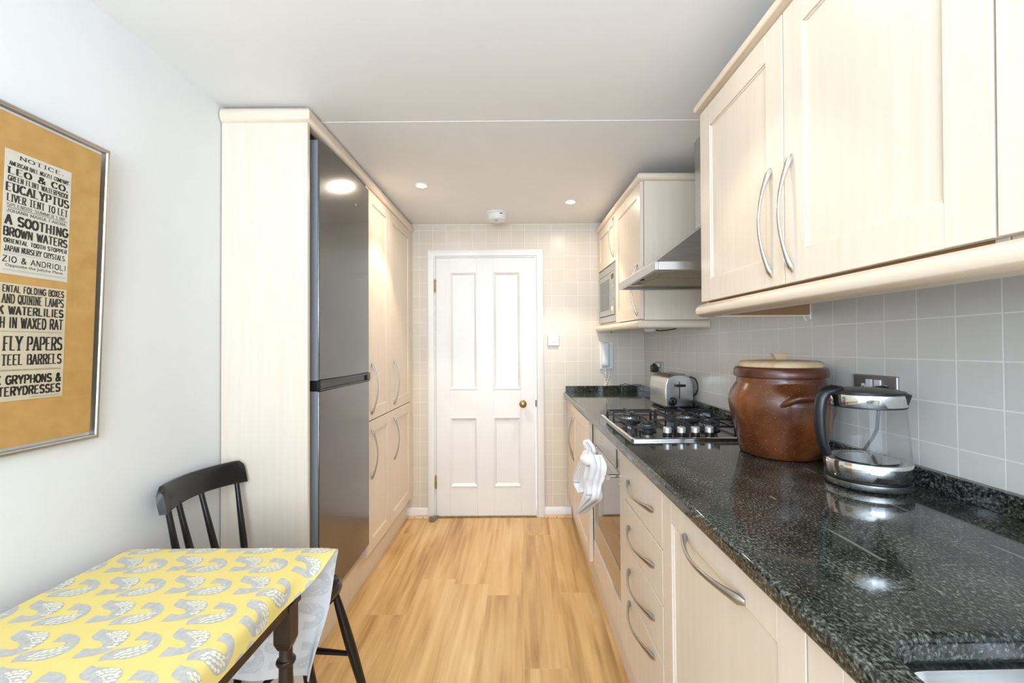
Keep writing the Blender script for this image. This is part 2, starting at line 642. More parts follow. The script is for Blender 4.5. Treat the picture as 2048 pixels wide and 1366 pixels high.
# ------------------------------------------------------------------ shared shapes
def shaker_x(mb, xf, xb, y0, y1, z0, z1, stile=.07, rec=.007):
    """framed door whose face looks along the sign of (xf - xb)"""
    s = 1 if xf > xb else -1
    y0, y1 = min(y0, y1), max(y0, y1)
    mb.box(xf, xb, y0, y0 + stile, z0, z1)
    mb.box(xf, xb, y1 - stile, y1, z0, z1)
    mb.box(xf, xb, y0 + stile, y1 - stile, z0, z0 + stile)
    mb.box(xf, xb, y0 + stile, y1 - stile, z1 - stile, z1)
    mb.box(xf - s * rec, xb + s * .001, y0 + stile - .002, y1 - stile + .002, z0 + stile - .002, z1 - stile + .002)
    # small step round the panel
    t = .005
    a, b, c, d = y0 + stile, y1 - stile, z0 + stile, z1 - stile
    xs = xf - s * rec * .55
    for q in ((a, a + t, c, d), (b - t, b, c, d), (a, b, c, c + t), (a, b, d - t, d)):
        mb.box(xs, xb + s * .002, *q)
    return mb


def bow(p0, p1, out, depth, r=.0065, n=22, flare=1.7):
    """bow handle: thick rounded feet thinning to the middle of the arc"""
    p0, p1, out = Vector(p0), Vector(p1), Vector(out)
    pts, rad = [], []
    for i in range(n + 1):
        t = i / n
        h = math.sin(PI * t) ** .85 * depth
        pts.append(p0.lerp(p1, t) + out * h)
        e = abs(2 * t - 1)
        rr = r * (.75 + (flare - .75) * (e ** 3))
        if e > .93:
            rr *= 1 - .55 * (e - .93) / .07
        rad.append(rr)
    return MB().tube(pts, rad, 12, flat=(out, .75))


# round-nosed moulding profile, z0..z1, standing out from the face
def nosing(z0, z1, out, back=-.02):
    h = z1 - z0
    pr = [(back, z0)]
    r = min(h / 2, out + .008)
    for i in range(9):
        a = -PI / 2 + PI * i / 8
        pr.append((out - r + r * math.cos(a) if r < h / 2 else out - h / 2 + h / 2 * math.cos(a), (z0 + z1) / 2 + h / 2 * math.sin(a)))
    pr.append((back, z1))
    return pr


# ================================================================== THE ROOM
CZ = 2.255
STEP_Y = 1.83
fl = MB().box(-1.6, 2.2, -2.5, 3.55, -.06, 0)
struct('floor', fl, 'floor')
ce = MB().box(-1.6, 2.2, STEP_Y, 3.55, CZ, CZ + .08).box(-1.6, 2.2, -2.5, STEP_Y, CZ + .0015, CZ + .08)
struct('ceiling', ce, 'ceiling')
wl = MB().box(-1.30, -1.18, -2.5, 1.722, 0, CZ + .02).box(-1.60, -1.47, 1.60, 3.55, 0, CZ + .02).box(-1.5, -1.30, 1.60, 1.722, 0, CZ + .02)
struct('wall_left', wl, 'wall')
wr = MB().box(0, .12, -6.0, .2, 0, CZ + .02)
struct('wall_right', wr, 'tile_right', R)
wb = MB().box(-1.6, -.672, 3.366, 3.47, 0, CZ + .02).box(.112, 1.5, 3.366, 3.47, 0, CZ + .02).box(-.672, .112, 3.366, 3.47, 2.0, CZ + .02)
struct('wall_back', wb, 'tile_far')
# wall behind the camera with its window opening
wf = MB().box(-1.6, -1.08, -2.5, -2.38, 0, CZ + .02).box(1.08, 2.2, -2.5, -2.38, 0, CZ + .02).box(-1.08, 1.08, -2.5, -2.38, 0, .66).box(-1.08, 1.08, -2.5, -2.38, 2.18, CZ + .02)
struct('wall_front', wf, 'wall')
win = MB()
for q in ((-1.08, -1.02, .66, 2.18), (1.02, 1.08, .66, 2.18), (-1.02, 1.02, .66, .72), (-1.02, 1.02, 2.12, 2.18), (-.025, .025, .72, 2.12)):
    win.box(q[0], q[1], -2.46, -2.41, q[2], q[3])
wn_ = struct('window_1', win, 'gloss_white')
for xa, xb in ((-1.02, -.025), (.025, 1.02)):
    part('pane', MB().add([(xa, -2.435, .72), (xb, -2.435, .72), (xb, -2.435, 2.12), (xa, -2.435, 2.12)], [(0, 1, 2, 3)]), 'glass', wn_, recalc=False)
# thin caulk line where ceiling and end wall meet
struct('trim_4', MB().box(-.86, .62, 3.360, 3.366, CZ - .010, CZ), 'caulk')

# skirting either side of the door
sk = MB().prism([(3.366, 0.008), (3.350, .008), (3.350, .058), (3.356, .068), (3.366, .070)], lambda p, q, a: (a, p, q), -.90, -.725)
struct('baseboard_left', sk, 'gloss_white', bevel=.001)
sk = MB().prism([(3.366, 0.008), (3.350, .008), (3.350, .058), (3.356, .068), (3.366, .070)], lambda p, q, a: (a, p, q), .160, .372)
struct('baseboard_right', sk, 'gloss_white', bevel=.001)

# door lining and architrave
ar = MB()
prof = [(0, 3.366), (0, 3.346), (.006, 3.338), (.044, 3.336), (.055, 3.344), (.055, 3.366)]
ar.sweep([(o_, h) for o_, h in prof], [(-.672, 0), (-.672, 2.0), (.112, 2.0), (.112, 0)][::-1], plane='Y', smooth=False)
ar.box(-.672, -.664, 3.345, 3.45, 0, 2.0).box(.104, .112, 3.345, 3.45, 0, 2.0).box(-.664, .104, 3.345, 3.45, 1.992, 2.0)
struct('trim_1', ar, 'gloss_white', bevel=.001)
struct('trim_2', MB().box(-.664, .104, 3.325, 3.40, 0, .006), 'brass')


def door_leaf():
    mb = MB()
    x0, x1, z0, z1, yf, yb = -.660, .100, .014, 1.988, 3.342, 3.380
    px = [(-.552, -.346), (-.220, -.012)]
    pz = [(.236, .762), (.980, 1.878)]
    xs = [x0, px[0][0], px[0][1], px[1][0], px[1][1], x1]
    zs = [z0, pz[0][0], pz[0][1], pz[1][0], pz[1][1], z1]
    for a, b in ((xs[0], xs[1]), (xs[2], xs[3]), (xs[4], xs[5])):
        mb.box(a, b, yf, yb, z0, z1)
    for a, b in px:
        for c, d in ((zs[0], zs[1]), (zs[2], zs[3]), (zs[4], zs[5])):
            mb.box(a, b, yf, yb, c, d)
        for c, d in pz:
            mb.box(a - .002, b + .002, yf + .011, yb - .004, c - .002, d + .002)
            # planted moulding round the panel
            pr = [(0, yf + .012), (0, yf - .004), (.008, yf - .005), (.016, yf + .003), (.024, yf + .008), (.026, yf + .012)]
            mb.sweep(pr, [(a - .004, c - .004), (b + .004, c - .004), (b + .004, d + .004), (a - .004, d + .004)][::-1], closed=True, plane='Y', smooth=False)
    return mb


dr = struct('door_1', door_leaf(), 'gloss_white', bevel=.0012)
kn = MB().lathe([(.024, 0), (.024, .004), (.012, .008), (.010, .028), (.016, .034), (.026, .044), (.0285, .055), (.025, .066), (.014, .072), (0.0, .073)], (.004, 3.342, .868), 32, axis=(0, -1, 0))
part('door_knob', kn, 'brass', dr)
for zc in (1.771, .271):
    hg = MB()
    for i in range(5):
        hg.lathe([(.0055, 0), (.0065, .002), (.0065, .016), (.0055, .018)], (-.664, 3.336, zc - .048 + i * .0195), 14)
    hg.box(-.668, -.660, 3.337, 3.347, zc - .048, zc + .048)
    hg.lathe([(.004, 0), (.0045, .003), (0, .008)], (-.664, 3.336, zc + .049), 12)
    part('hinge', hg, 'brass', dr)
part('latch_keep', MB().box(.1005, .1075, 3.3345, 3.346, .842, .893), 'iron', dr)

# bare gripper strips by the skirting
for xa, xb, txt in ((-.915, -.725, 'bare wooden gripper strip on the floor left of the white door'), (.165, .372, 'bare wooden gripper strip on the floor right of the white door')):
    t = thing('carpet_gripper', txt, 'wood strip', (xa, 3.335, 0), group='gripper strips along the end wall')
    part('strip', MB().prism([(3.349, 0), (3.318, 0), (3.316, .004), (3.330, .010), (3.349, .016)], lambda p, q, a: (a, p, q), xa, xb), 'raw_wood', t)
    k = xa + .025
    while k < xb:
        part('nail', MB().lathe([(.004, 0), (.004, .003), (0, .004)], (k, 3.323, .006), 8), 'iron', t)
        k += .065

# wedge on the floor at the hinge side
wg = MB().hexa([(-.705, 3.262, 0), (-.665, 3.250, 0), (-.640, 3.338, 0), (-.672, 3.338, 0)], [(-.702, 3.263, .040), (-.667, 3.252, .040), (-.643, 3.336, .020), (-.671, 3.336, .020)])
single('door_wedge', wg, 'stone_grey', 'small grey door wedge on the floor below the lower door hinge', 'door wedge', (-.67, 3.30, 0), bevel=.002)

# ================================================================== CEILING FITTINGS
def downlight(x, y, label, k=1.0):
    t = thing('downlight', label, 'ceiling light', (x, y, CZ if y > STEP_Y else CZ + .0015), group='recessed ceiling downlights')
    z = CZ if y > STEP_Y else CZ + .0015
    part('bezel', MB().lathe([(.026, .0), (.026, -.003), (.031, -.006), (.036, -.004), (.038, 0)], (x, y, z), 40), 'white_plastic', t)
    part('lens', MB().lathe([(0, -.0022), (.0252, -.0022), (.0258, 0)], (x, y, z), 32), 'lens' if k == 1.0 else 'lens_dim', t)
    l = bpy.data.lights.new('downlight_beam', 'SPOT')
    l.energy, l.color = SPOT_POWER * k, SPOT_COLOR
    l.spot_size, l.spot_blend, l.shadow_soft_size = math.radians(82), .35, .028
    o = bpy.data.objects.new('downlight_beam', l)
    COL.objects.link(o)
    o.parent = t
    o.location = (0, 0, -.012)


downlight(-.585, 2.544, 'lit round ceiling downlight nearer the grey fridge')
downlight(.325, 2.851, 'lit round ceiling downlight nearer the microwave wall unit')
downlight(.33, 1.10, 'lit round ceiling downlight in front of the near wall cupboards', .32)

t = thing('smoke_alarm', 'white round smoke alarm on the ceiling above the door', 'smoke alarm', (-.172, 3.08, CZ))
part('base', MB().lathe([(.074, 0), (.074, -.012), (.070, -.015)], (-.172, 3.08, CZ), 44), 'white_plastic', t)
part('cover', MB().lathe([(.068, -.014), (.067, -.042), (.061, -.054), (.042, -.060), (0, -.061)], (-.172, 3.08, CZ), 44), 'white_plastic', t)
part('test_button', MB().lathe([(.011, -.059), (.011, -.063), (0, -.064)], (-.176, 3.055, CZ), 20), 'grey_plastic', t)
part('vent_slot', MB().box(-.150, -.132, 3.0165, 3.0215, CZ - .025, CZ - .020), 'black', t)

# ================================================================== LEFT SIDE: TALL CUPBOARDS AND FRIDGE
FX = -.845                                     # face of the tall doors
ep = MB().box(-1.176, -.838, 1.70, 1.718, 0, 2.188)
single('end_panel', ep, 'maple', 'tall plain maple end panel beside the fridge, facing the table', 'cupboard panel', (-1, 1.709, 0), bevel=.001)
pr = nosing(2.186, 2.247, .014, -.03)
cn = MB().sweep(pr, [(-1.176, 1.70), (-.838, 1.70), (FX - .001, 3.362)])
single('cornice', cn, 'maple_trim', 'round-nosed maple cornice running along the top of the tall cupboards and fridge', 'cornice', (-1, 2.3, 2.2), sharp=60)
pl = MB().box(-.905, -.888, 1.722, 3.362, 0, .150)
single('plinth', pl, 'maple', 'maple plinth board along the floor under the fridge and tall cupboards', 'plinth', (-.89, 2.5, 0))
# fridge freezer
t = thing('fridge_freezer', 'grey steel fridge freezer built in beside the tall cupboards', 'fridge', (-1.12, 2.07, .16))
part('body', MB().box(-1.44, -.885, 1.782, 2.350, .17, 2.145), 'fridge_side', t, bevel=.004)


def fridge_door(z0, z1):
    mb = MB()
    pts = []
    n = 10
    for i in range(n + 1):
        y = 1.778 + (2.356 - 1.778) * i / n
        e = 2 * i / n - 1
        pts.append((y, -.829 + .005 * (1 - e * e)))
    poly = [(1.778, -.884)] + pts + [(2.356, -.884)]
    mb.prism([(p, q) for p, q in poly], lambda p, q, a: (q, p, a), z0, z1, smooth=False)
    return mb


fd = part('freezer_door', fridge_door(1.166, 2.158), ['fridge'], t, bevel=(.004, 3), sharp=20)
part('fridge_door', fridge_door(.243, 1.122), ['fridge'], t, bevel=(.004, 3), sharp=20)
sd = MB().box(-.884, -.834, 1.7745, 1.7785, 1.166, 2.154)
part('door_edge', sd, 'fridge_side', t)
sd = MB().box(-.884, -.834, 1.7745, 1.7785, .245, 1.122)
part('door_edge', sd, 'fridge_side', t)
hb = MB().box(-.884, -.832, 1.776, 2.356, 1.124, 1.164).box(-.832, -.822, 1.776, 2.356, 1.156, 1.166).box(-.832, -.824, 1.776, 2.356, 1.122, 1.130).box(-.832, -.822, 2.315, 2.356, 1.130, 1.157).box(-.832, -.822, 1.776, 1.80, 1.130, 1.157)
part('handle_recess', hb, 'black', t, bevel=.0015)
part('badge', MB().box(-.8255, -.8245, 2.10, 2.17, 2.010, 2.018), 'chrome', t)
part('toe_grille', MB().box(-.884, -.868, 1.80, 2.345, .175, .235), 'carcass', t, bevel=.002)
for k in range(2):
    part('grille_slot', MB().box(-.8685, -.8672, 2.02 + .16 * k, 2.14 + .16 * k, .203, .211), 'black', t)


def tall_unit(y0, y1, side_y, label, filler=None, hof=.055):
    u = thing('tall_cupboard', label, 'cupboard', (-1.15, (y0 + y1) / 2, .15), group='tall maple cupboards beside the fridge')
    ca = MB().box(-1.44, FX - .022, side_y, y1, .152, 2.186)
    if filler:
        ca.box(-1.44, FX - .003, filler[0], filler[1], .152, 2.186)
    part('carcass', ca, 'maple', u)
    for z0, z1, h0, h1 in ((.896, 2.182, .925, 1.215), (.166, .890, .565, .845)):
        d = part('door', shaker_x(MB(), FX, FX - .02, y0 + .0015, y1 - .0015, z0, z1, .066), 'maple', u, bevel=.0012)
        part('handle', bow((FX, y0 + hof, h0), (FX, y0 + hof, h1), (1, 0, 0), .034, .0062), 'pewter', d)


tall_unit(2.388, 2.782, 2.388, 'tall maple double-door cupboard next to the fridge')
tall_unit(2.785, 3.300, 2.785, 'tall maple double-door cupboard next to the end wall', (3.300, 3.362), .085)
single('fridge_side_panel', MB().box(-1.44, -.846, 2.362, 2.386, .165, 2.186), 'maple', 'narrow maple panel between the fridge and the tall cupboards', 'cupboard panel', (-1.1, 2.374, .165), bevel=.001)

# ================================================================== FRAMED PRINT ON THE LEFT WALL
PX0 = 0.0
fy0, fy1, fz0, fz1 = .52, 1.187, 1.068, 1.838
PF = Matrix.Translation((-1.1788, 0, fz0)) @ Matrix.Rotation(math.radians(2.0), 4, 'Y') @ Matrix.Translation((0, 0, -fz0))
t = thing('framed_print', 'aluminium framed print of two old notices on brown paper, on the left wall', 'picture', (0, .90, 1.46), PF)
fp = [(0, 0.0), (0, .015), (.003, .018), (.008, .018), (.011, .015), (.011, 0.0)]
mb = MB()
rings = []
for (yy, zz, sy, sz) in ((fy0, fz0, 1, 1), (fy1, fz0, -1, 1), (fy1, fz1, -1, -1), (fy0, fz1, 1, -1)):
    rings.append([(PX0 + h, yy - o_ * sy, zz - o_ * sz) for o_, h in fp])
vs = [q for r in rings for q in r]
fs = []
for i in range(4):
    for j in range(6):
        fs.append((i * 6 + j, ((i + 1) % 4) * 6 + j, ((i + 1) % 4) * 6 + (j + 1) % 6, i * 6 + (j + 1) % 6))
mb.add(vs, fs)
part('frame', mb, 'frame_metal', t, bevel=.0008)
part('mount', MB().box(PX0 + .002, PX0 + .008, fy0 + .008, fy1 - .008, fz0 + .008, fz1 - .008), 'kraft', t)
part('patch', MB().box(PX0 + .008, PX0 + .0083, 1.125, fy1 - .012, 1.16, 1.55), 'kraft', t)

# stroke alphabet for the letterpress lines
def arc(cx, cy, rx_, ry_, a0, a1, n=10):
    return [(cx + rx_ * math.cos(math.radians(a0 + (a1 - a0) * i / n)), cy + ry_ * math.sin(math.radians(a0 + (a1 - a0) * i / n))) for i in range(n + 1)]


G = {
    'A': ([[(0, 0), (.5, 1), (1, 0)], [(.2, .33), (.8, .33)]], '00 10'),
    'B': ([[(.1, 0), (.1, 1)], [(.1, 1), (.55, 1)] + arc(.6, .76, .32, .24, 90, -90) + [(.1, .52)], [(.55, .52)] + arc(.6, .26, .4, .26, 90, -90) + [(.1, 0)]], ''),
    'C': ([arc(.55, .5, .52, .5, 45, 315, 16)], ''),
    'D': ([[(.1, 0), (.1, 1), (.45, 1)] + arc(.45, .5, .52, .5, 90, -90, 12) + [(.1, 0)]], ''),
    'E': ([[(.95, 1), (.1, 1), (.1, 0), (.98, 0)], [(.1, .52), (.75, .52)]], ''),
    'F': ([[(.95, 1), (.1, 1), (.1, 0)], [(.1, .5), (.75, .5)]], '10'),
    'G': ([arc(.55, .5, .52, .5, 45, 360, 18) + [(.62, .47)]], ''),
    'H': ([[(.1, 0), (.1, 1)], [(.9, 0), (.9, 1)], [(.1, .5), (.9, .5)]], '10 11 90 91'),
    'I': ([[(.5, 0), (.5, 1)]], '50 51'),
    'J': ([[(.75, 1), (.75, .3)] + arc(.42, .28, .33, .28, 0, -180)], '71'),
    'K': ([[(.1, 0), (.1, 1)], [(.9, 1), (.1, .42)], [(.4, .62), (.95, 0)]], '10 11 90 91'),
    'L': ([[(.1, 1), (.1, 0), (.98, 0)]], '11'),
    'M': ([[(.05, 0), (.05, 1), (.5, .1), (.95, 1), (.95, 0)]], '00 90'),
    'N': ([[(.1, 0), (.1, 1), (.9, 0), (.9, 1)]], '10 91'),
    'O': ([arc(.5, .5, .5, .5, 0, 360, 22)], ''),
    'P': ([[(.1, 0), (.1, 1), (.55, 1)] + arc(.58, .73, .38, .27, 90, -90) + [(.1, .46)]], '10'),
    'Q': ([arc(.5, .5, .5, .5, 0, 360, 22), [(.55, .25), (1, -.1)]], ''),
    'R': ([[(.1, 0), (.1, 1), (.55, 1)] + arc(.58, .75, .36, .25, 90, -90) + [(.1, .5)], [(.5, .5), (.95, 0)]], '10 90'),
    'S': ([arc(.5, .745, .42, .255, 30, 270, 12) + arc(.5, .25, .45, .25, 90, -150, 12)], ''),
    'T': ([[(0, 1), (1, 1)], [(.5, 1), (.5, 0)]], '50'),
    'U': ([[(.1, 1), (.1, .32)] + arc(.5, .32, .4, .32, 180, 360, 10) + [(.9, 1)]], '11 91'),
    'V': ([[(0, 1), (.5, 0), (1, 1)]], '01 91'),
    'W': ([[(0, 1), (.27, 0), (.5, .9), (.73, 0), (1, 1)]], '01 91'),
    'X': ([[(.05, 0), (.95, 1)], [(.05, 1), (.95, 0)]], '00 90 01 91'),
    'Y': ([[(0, 1), (.5, .48), (1, 1)], [(.5, .48), (.5, 0)]], '01 91 50'),
    'Z': ([[(.05, 1), (.92, 1), (.05, 0), (.98, 0)]], ''),
    '&': ([[(1.0, 0), (.25, .72)] + arc(.47, .8, .22, .2, 200, -20, 10) + [(.15, .38)] + arc(.4, .22, .32, .22, 140, 330, 10) + [(.98, .45)]], ''),
    '.': ([[(.3, .02), (.3, .10)]], ''),
    ',': ([[(.35, .1), (.25, -.15)]], ''),
}
WIDE = {'I': .45, 'M': 1.25, 'W': 1.3, '.': .4, ',': .4, ' ': .55, '&': 1.1, 'J': .8, 'L': .9, 'E': .92, 'F': .9}


def letter_line(mb, text, put, u0, u1, z0, z1, th, serif, mi=0):
    """one line of capitals set between u0..u1 and z0..z1; th is stroke weight as a share of cap height"""
    ws = [WIDE.get(c, 1.0) for c in text]
    gap = .30
    tot = sum(ws) + gap * (len(text) - 1)
    k = (u1 - u0) / tot
    h = z1 - z0
    x = u0
    tv = min(th * h, k * .42)
    thn = min(tv, h * .15) * (.62 if serif else .95)
    for c, w in zip(text, ws):
        if c in G:
            strokes, ser = G[c]
            wd_ = w * k
            for st in strokes:
                P = [(x + p * wd_, z0 + q * h) for p, q in st]
                for i in range(len(P) - 1):
                    (ax, az), (bx, bz) = P[i], P[i + 1]
                    dx, dz = bx - ax, bz - az
                    ln = math.hypot(dx, dz)
                    if ln < 1e-7:
                        continue
                    dx, dz = dx / ln, dz / ln
                    t_ = tv * abs(dz) + thn * abs(dx)
                    e = t_ * .18
                    ax, az, bx, bz = ax - dx * e, az - dz * e, bx + dx * e, bz + dz * e
                    nx, nz = -dz * t_ / 2, dx * t_ / 2
                    mb.add([put(ax + nx, az + nz), put(bx + nx, bz + nz), put(bx - nx, bz - nz), put(ax - nx, az - nz)], [(0, 1, 2, 3)], mi)
            if serif:
                for s in ser.split():
                    sx = {'0': 0, '1': .1, '5': .5, '7': .75, '9': .9}[s[0]]
                    if c in 'AVWYX' and s[0] == '9':
                        sx = 1.0 if c != 'X' else .95
                    if s == '10' and c == 'A':
                        sx = 1.0
                    cx = x + sx * wd_
                    zc = z0 + (0 if s[1] == '0' else h)
                    hw = tv * .5 + k * .14
                    hz = thn * .55
                    mb.add([put(cx - hw, zc - hz), put(cx + hw, zc - hz), put(cx + hw, zc + hz), put(cx - hw, zc + hz)], [(0, 1, 2, 3)], mi)
        x += (w + gap) * k


def rule(mb, put, u0, u1, z, t_, mi=0):
    mb.add([put(u0, z - t_ / 2), put(u1, z - t_ / 2), put(u1, z + t_ / 2), put(u0, z + t_ / 2)], [(0, 1, 2, 3)], mi)


def small_text(mb, text, put, u0, u1, z0, z1, mi=0):
    cu = bpy.data.curves.new('type', 'FONT')
    cu.body = text
    cu.resolution_u = 2
    cu.offset = .012
    o = bpy.data.objects.new('type', cu)
    COL.objects.link(o)
    dg = bpy.context.evaluated_depsgraph_get()
    me = o.evaluated_get(dg).to_mesh()
    vs = [v.co.copy() for v in me.vertices]
    fs = [tuple(p.vertices) for p in me.polygons]
    o.evaluated_get(dg).to_mesh_clear()
    bpy.data.objects.remove(o)
    bpy.data.curves.remove(cu)
    xs = [v.x for v in vs]
    ys = [v.y for v in vs]
    a, b, c, d = min(xs), max(xs), 0.0, max(ys)
    mb.add([put(u0 + (v.x - a) / (b - a) * (u1 - u0), z0 + (v.y - c) / (d - c) * (z1 - z0)) for v in vs], fs, mi)


XS = PX0 + .0087
XI = PX0 + .0089


def put_ink(u, z):
    return (XI, u, z)


# upper notice
a0, a1, zt, zb = .962, 1.104, 1.750, 1.470
s1 = part('upper_notice', MB().box(PX0 + .0078, XS, a0, a1, zb, zt), 'print', t)
mb = MB()
H_, W_ = zt - zb, a1 - a0
LN = [('NOTICE.', .025, .060, .20, .88, .30, 1), ('AMERICAN BALL NOZZLE COMPANY.', .088, .125, .06, .97, .30, 1), ('LEO & CO.', .138, .195, .05, .96, .34, 1),
      ('GREEN FLINT WATERPROOF', .205, .252, .05, .97, .27, 1), ('EUCALYPTUS', .262, .338, .03, .97, .34, 1), ('LIVER TENT TO LET', .352, .418, .05, .96, .28, 1),
      ('SPLENDID SUMMER LINE.', .428, .456, .05, .96, .18, 1), ('JOHANN MARIA FARINA.', .474, .502, .05, .96, .18, 1), ('A SOOTHING', .520, .604, .04, .97, .36, 0),
      ('BROWN WATERS', .620, .696, .02, .97, .36, 0), ('ORIENTAL TOOTH STOPPER', .712, .750, .03, .97, .26, 0), ('JAPAN NURSERY CRYSTALS.', .768, .818, .04, .96, .17, 1),
      ('ZIO & ANDRIOLI', .852, .905, .02, .97, .14, 0)]
for tx, f0, f1, u0, u1, th, se in LN:
    f0, f1 = f0 + .07 * (f1 - f0), f1 - .07 * (f1 - f0)
    letter_line(mb, tx, put_ink, a0 + u0 * W_, a0 + u1 * W_, zt - f1 * H_, zt - f0 * H_, th, se)
small_text(mb, 'Opposite the Juliche Place.', put_ink, a0 + .06 * W_, a0 + .93 * W_, zt - .938 * H_, zt - .915 * H_)
rule(mb, put_ink, a0 + .05 * W_, a0 + .96 * W_, zt - .464 * H_, .0012)
for f in (.832, .962, .970):
    rule(mb, put_ink, a0 + .03 * W_, a0 + .96 * W_, zt - f * H_, .0006, 1)
part('printed_lettering', mb, ['ink', 'ink_faint'], s1, recalc=False)
# lower notice, running out of the picture to the left
a0, a1, zt, zb = .80, 1.104, 1.450, 1.182
s2 = part('lower_notice', MB().box(PX0 + .0078, XS, a0, a1, zb, zt), 'print2', t)
mb = MB()
H_ = zt - zb
v0, v1 = .968, 1.0975
for tx, f0, f1, us, th, se in (('ENTAL FOLDING BOXES', .02, .075, .968, .28, 0), ('AND QUININE LAMPS', .095, .168, .968, .30, 1), ('K WATERLILIES', .195, .262, .962, .36, 0),
                               ('H IN WAXED RAT', .288, .378, .966, .30, 0), ('FLY PAPERS', .452, .566, .9745, .33, 1), ('TEEL BARRELS', .606, .692, .972, .30, 1),
                               ('K GRYPHONS &', .785, .856, .962, .36, 0), ('TERYDRESSES', .882, .954, .968, .36, 0)):
    letter_line(mb, tx, put_ink, us, v1, zt - f1 * H_, zt - f0 * H_, th, se)
rule(mb, put_ink, .90, v1, zt - .408 * H_, .0011, 1)
rule(mb, put_ink, .90, v1, zt - .735 * H_, .0007)
rule(mb, put_ink, .90, v1, zt - .743 * H_, .0007)
rule(mb, put_ink, 1.03, v1, zt - .982 * H_, .0012, 1)
part('printed_lettering', mb, ['ink', 'ink_faint'], s2, recalc=False)
part('glass_pane', MB().add([(PX0 + .0125, fy0 + .006, fz0 + .006), (PX0 + .0125, fy1 - .006, fz0 + .006), (PX0 + .0125, fy1 - .006, fz1 - .006), (PX0 + .0125, fy0 + .006, fz1 - .006)], [(0, 1, 2, 3)]), 'glass', t, recalc=False)

# ================================================================== TABLE, CLOTH, CHAIR
t = thing('dining_table', 'dark turned-leg table under the yellow patterned cloth against the left wall', 'table', (-.84, .72, 0))
part('tabletop', MB().box(-1.105, -.592, .20, 1.225, .706, .728), 'dark_wood', t, bevel=.003)
part('apron', MB().box(-1.06, -.588, .24, 1.16, .634, .706), 'dark_wood', t, bevel=.002)


def turned_leg(x, y):
    mb = MB()
    h = .021
    mb.box(x - h, x + h, y - h, y + h, .556, .652)
    mb.hexa([(x - .014, y - .014, .536), (x + .014, y - .014, .536), (x + .014, y + .014, .536), (x - .014, y + .014, .536)],
            [(x - h, y - h, .556), (x + h, y - h, .556), (x + h, y + h, .556), (x - h, y + h, .556)])
    mb.lathe([(.015, .545), (.0155, .532), (.016, .517), (.017, .511), (.022, .509), (.0235, .503), (.021, .497), (.0165, .494), (.0165, .47), (.020, .40), (.021, .30), (.018, .20), (.017, .16), (.023, .152), (.024, .145), (.022, .138), (.016, .132), (.015, .04), (.018, .02), (.016, 0)], (x, y, 0), 28)
    return mb


for x, y in ((-.606, 1.118), (-1.04, 1.118), (-.606, .30), (-1.04, .30)):
    part('leg', turned_leg(x, y), 'dark_wood', t, bevel=.0015)

# cloth: a0 is the fold over the long edge, b0 the fold over the far end
A0, B0, ZC = -.603, 1.236, .7325
A_END, B_END = -.529, 1.236 + .385


def sstep(x):
    x = max(0.0, min(1.0, x))
    return x * x * (3 - 2 * x)


def cloth(a, b):
    # fold over the far end
    v = max(0.0, b - B0)
    R1 = .018
    ang = min(v / R1, PI / 2)
    y = B0 + R1 * math.sin(ang) if v > 0 else b
    drop = R1 * (1 - math.cos(ang)) + max(0, v - R1 * PI / 2) if v > 0 else 0.0
    # fold over the long edge, loosening to nothing at the far corner
    th = math.radians(78) * (1 - sstep((b - 1.02) / .225)) + math.radians(6) * (1 - sstep((b - 1.2) / .1))
    u = a - A0
    x, dz = a, 0.0
    if u > 0:
        n = 8
        x = A0
        for i in range(n):
            s = u * (i + .5) / n
            q = th * sstep(s / .05)
            x += math.cos(q) * u / n
            dz += math.sin(q) * u / n
    z = ZC - drop - dz
    # hanging end: leans in a little, ripples, and curls at the lower right edge
    if v > 0:
        k = sstep((a + 1.1) / .55)
        x -= .165 * drop * k * sstep(v / .05)
        y += .010 * math.sin(a * 21 + 1.0) * sstep(drop / .2)
        cu = sstep((a - (A_END - .035)) / .035) * sstep((drop - .16) / .2)
        y -= .022 * cu
        x -= .016 * cu
    else:
        z += .0012 * math.sin(a * 17 + b * 9)
    return Vector((x, y, z))


def cloth_n(a, b):
    e = .002
    d1 = cloth(a + e, b) - cloth(a - e, b)
    d2 = cloth(a, b + e) - cloth(a, b - e)
    return d1.cross(d2).normalized()


FISH_A = [(0.008, -0.007), (0.022, -0.012), (0.038, -0.013), (0.056, -0.014), (0.068, -0.016), (0.079, -0.023), (0.086, -0.034), (0.089, -0.047), (0.088, -0.058), (0.084, -0.068), (0.079, -0.077), (0.068, -0.083), (0.057, -0.086), (0.044, -0.089), (0.031, -0.09), (0.03, -0.084), (0.03, -0.078), (0.03, -0.07), (0.03, -0.064), (0.043, -0.066), (0.054, -0.066), (0.059, -0.062), (0.055, -0.055), (0.048, -0.048), (0.036, -0.043), (0.025, -0.041), (0.014, -0.035), (0.009, -0.029), (0.008, -0.02), (0.007, -0.012)]
FISH_B = [(0.09, -0.1), (0.084, -0.089), (0.084, -0.08), (0.089, -0.073), (0.098, -0.068), (0.109, -0.065), (0.121, -0.064), (0.132, -0.061), (0.138, -0.056), (0.137, -0.049), (0.131, -0.044), (0.121, -0.043), (0.106, -0.045), (0.105, -0.036), (0.105, -0.028), (0.104, -0.02), (0.113, -0.021), (0.129, -0.023), (0.142, -0.029), (0.153, -0.037), (0.16, -0.047), (0.165, -0.06), (0.164, -0.07), (0.16, -0.08), (0.153, -0.087), (0.142, -0.093), (0.128, -0.096), (0.113, -0.096), (0.097, -0.097)]
ARC_A = [(0.067, -0.062), (0.069, -0.057), (0.07, -0.052), (0.068, -0.045), (0.06, -0.039), (0.05, -0.034), (0.039, -0.03)]
ARC_B = [(0.145, -0.057), (0.146, -0.053), (0.1445, -0.047)]
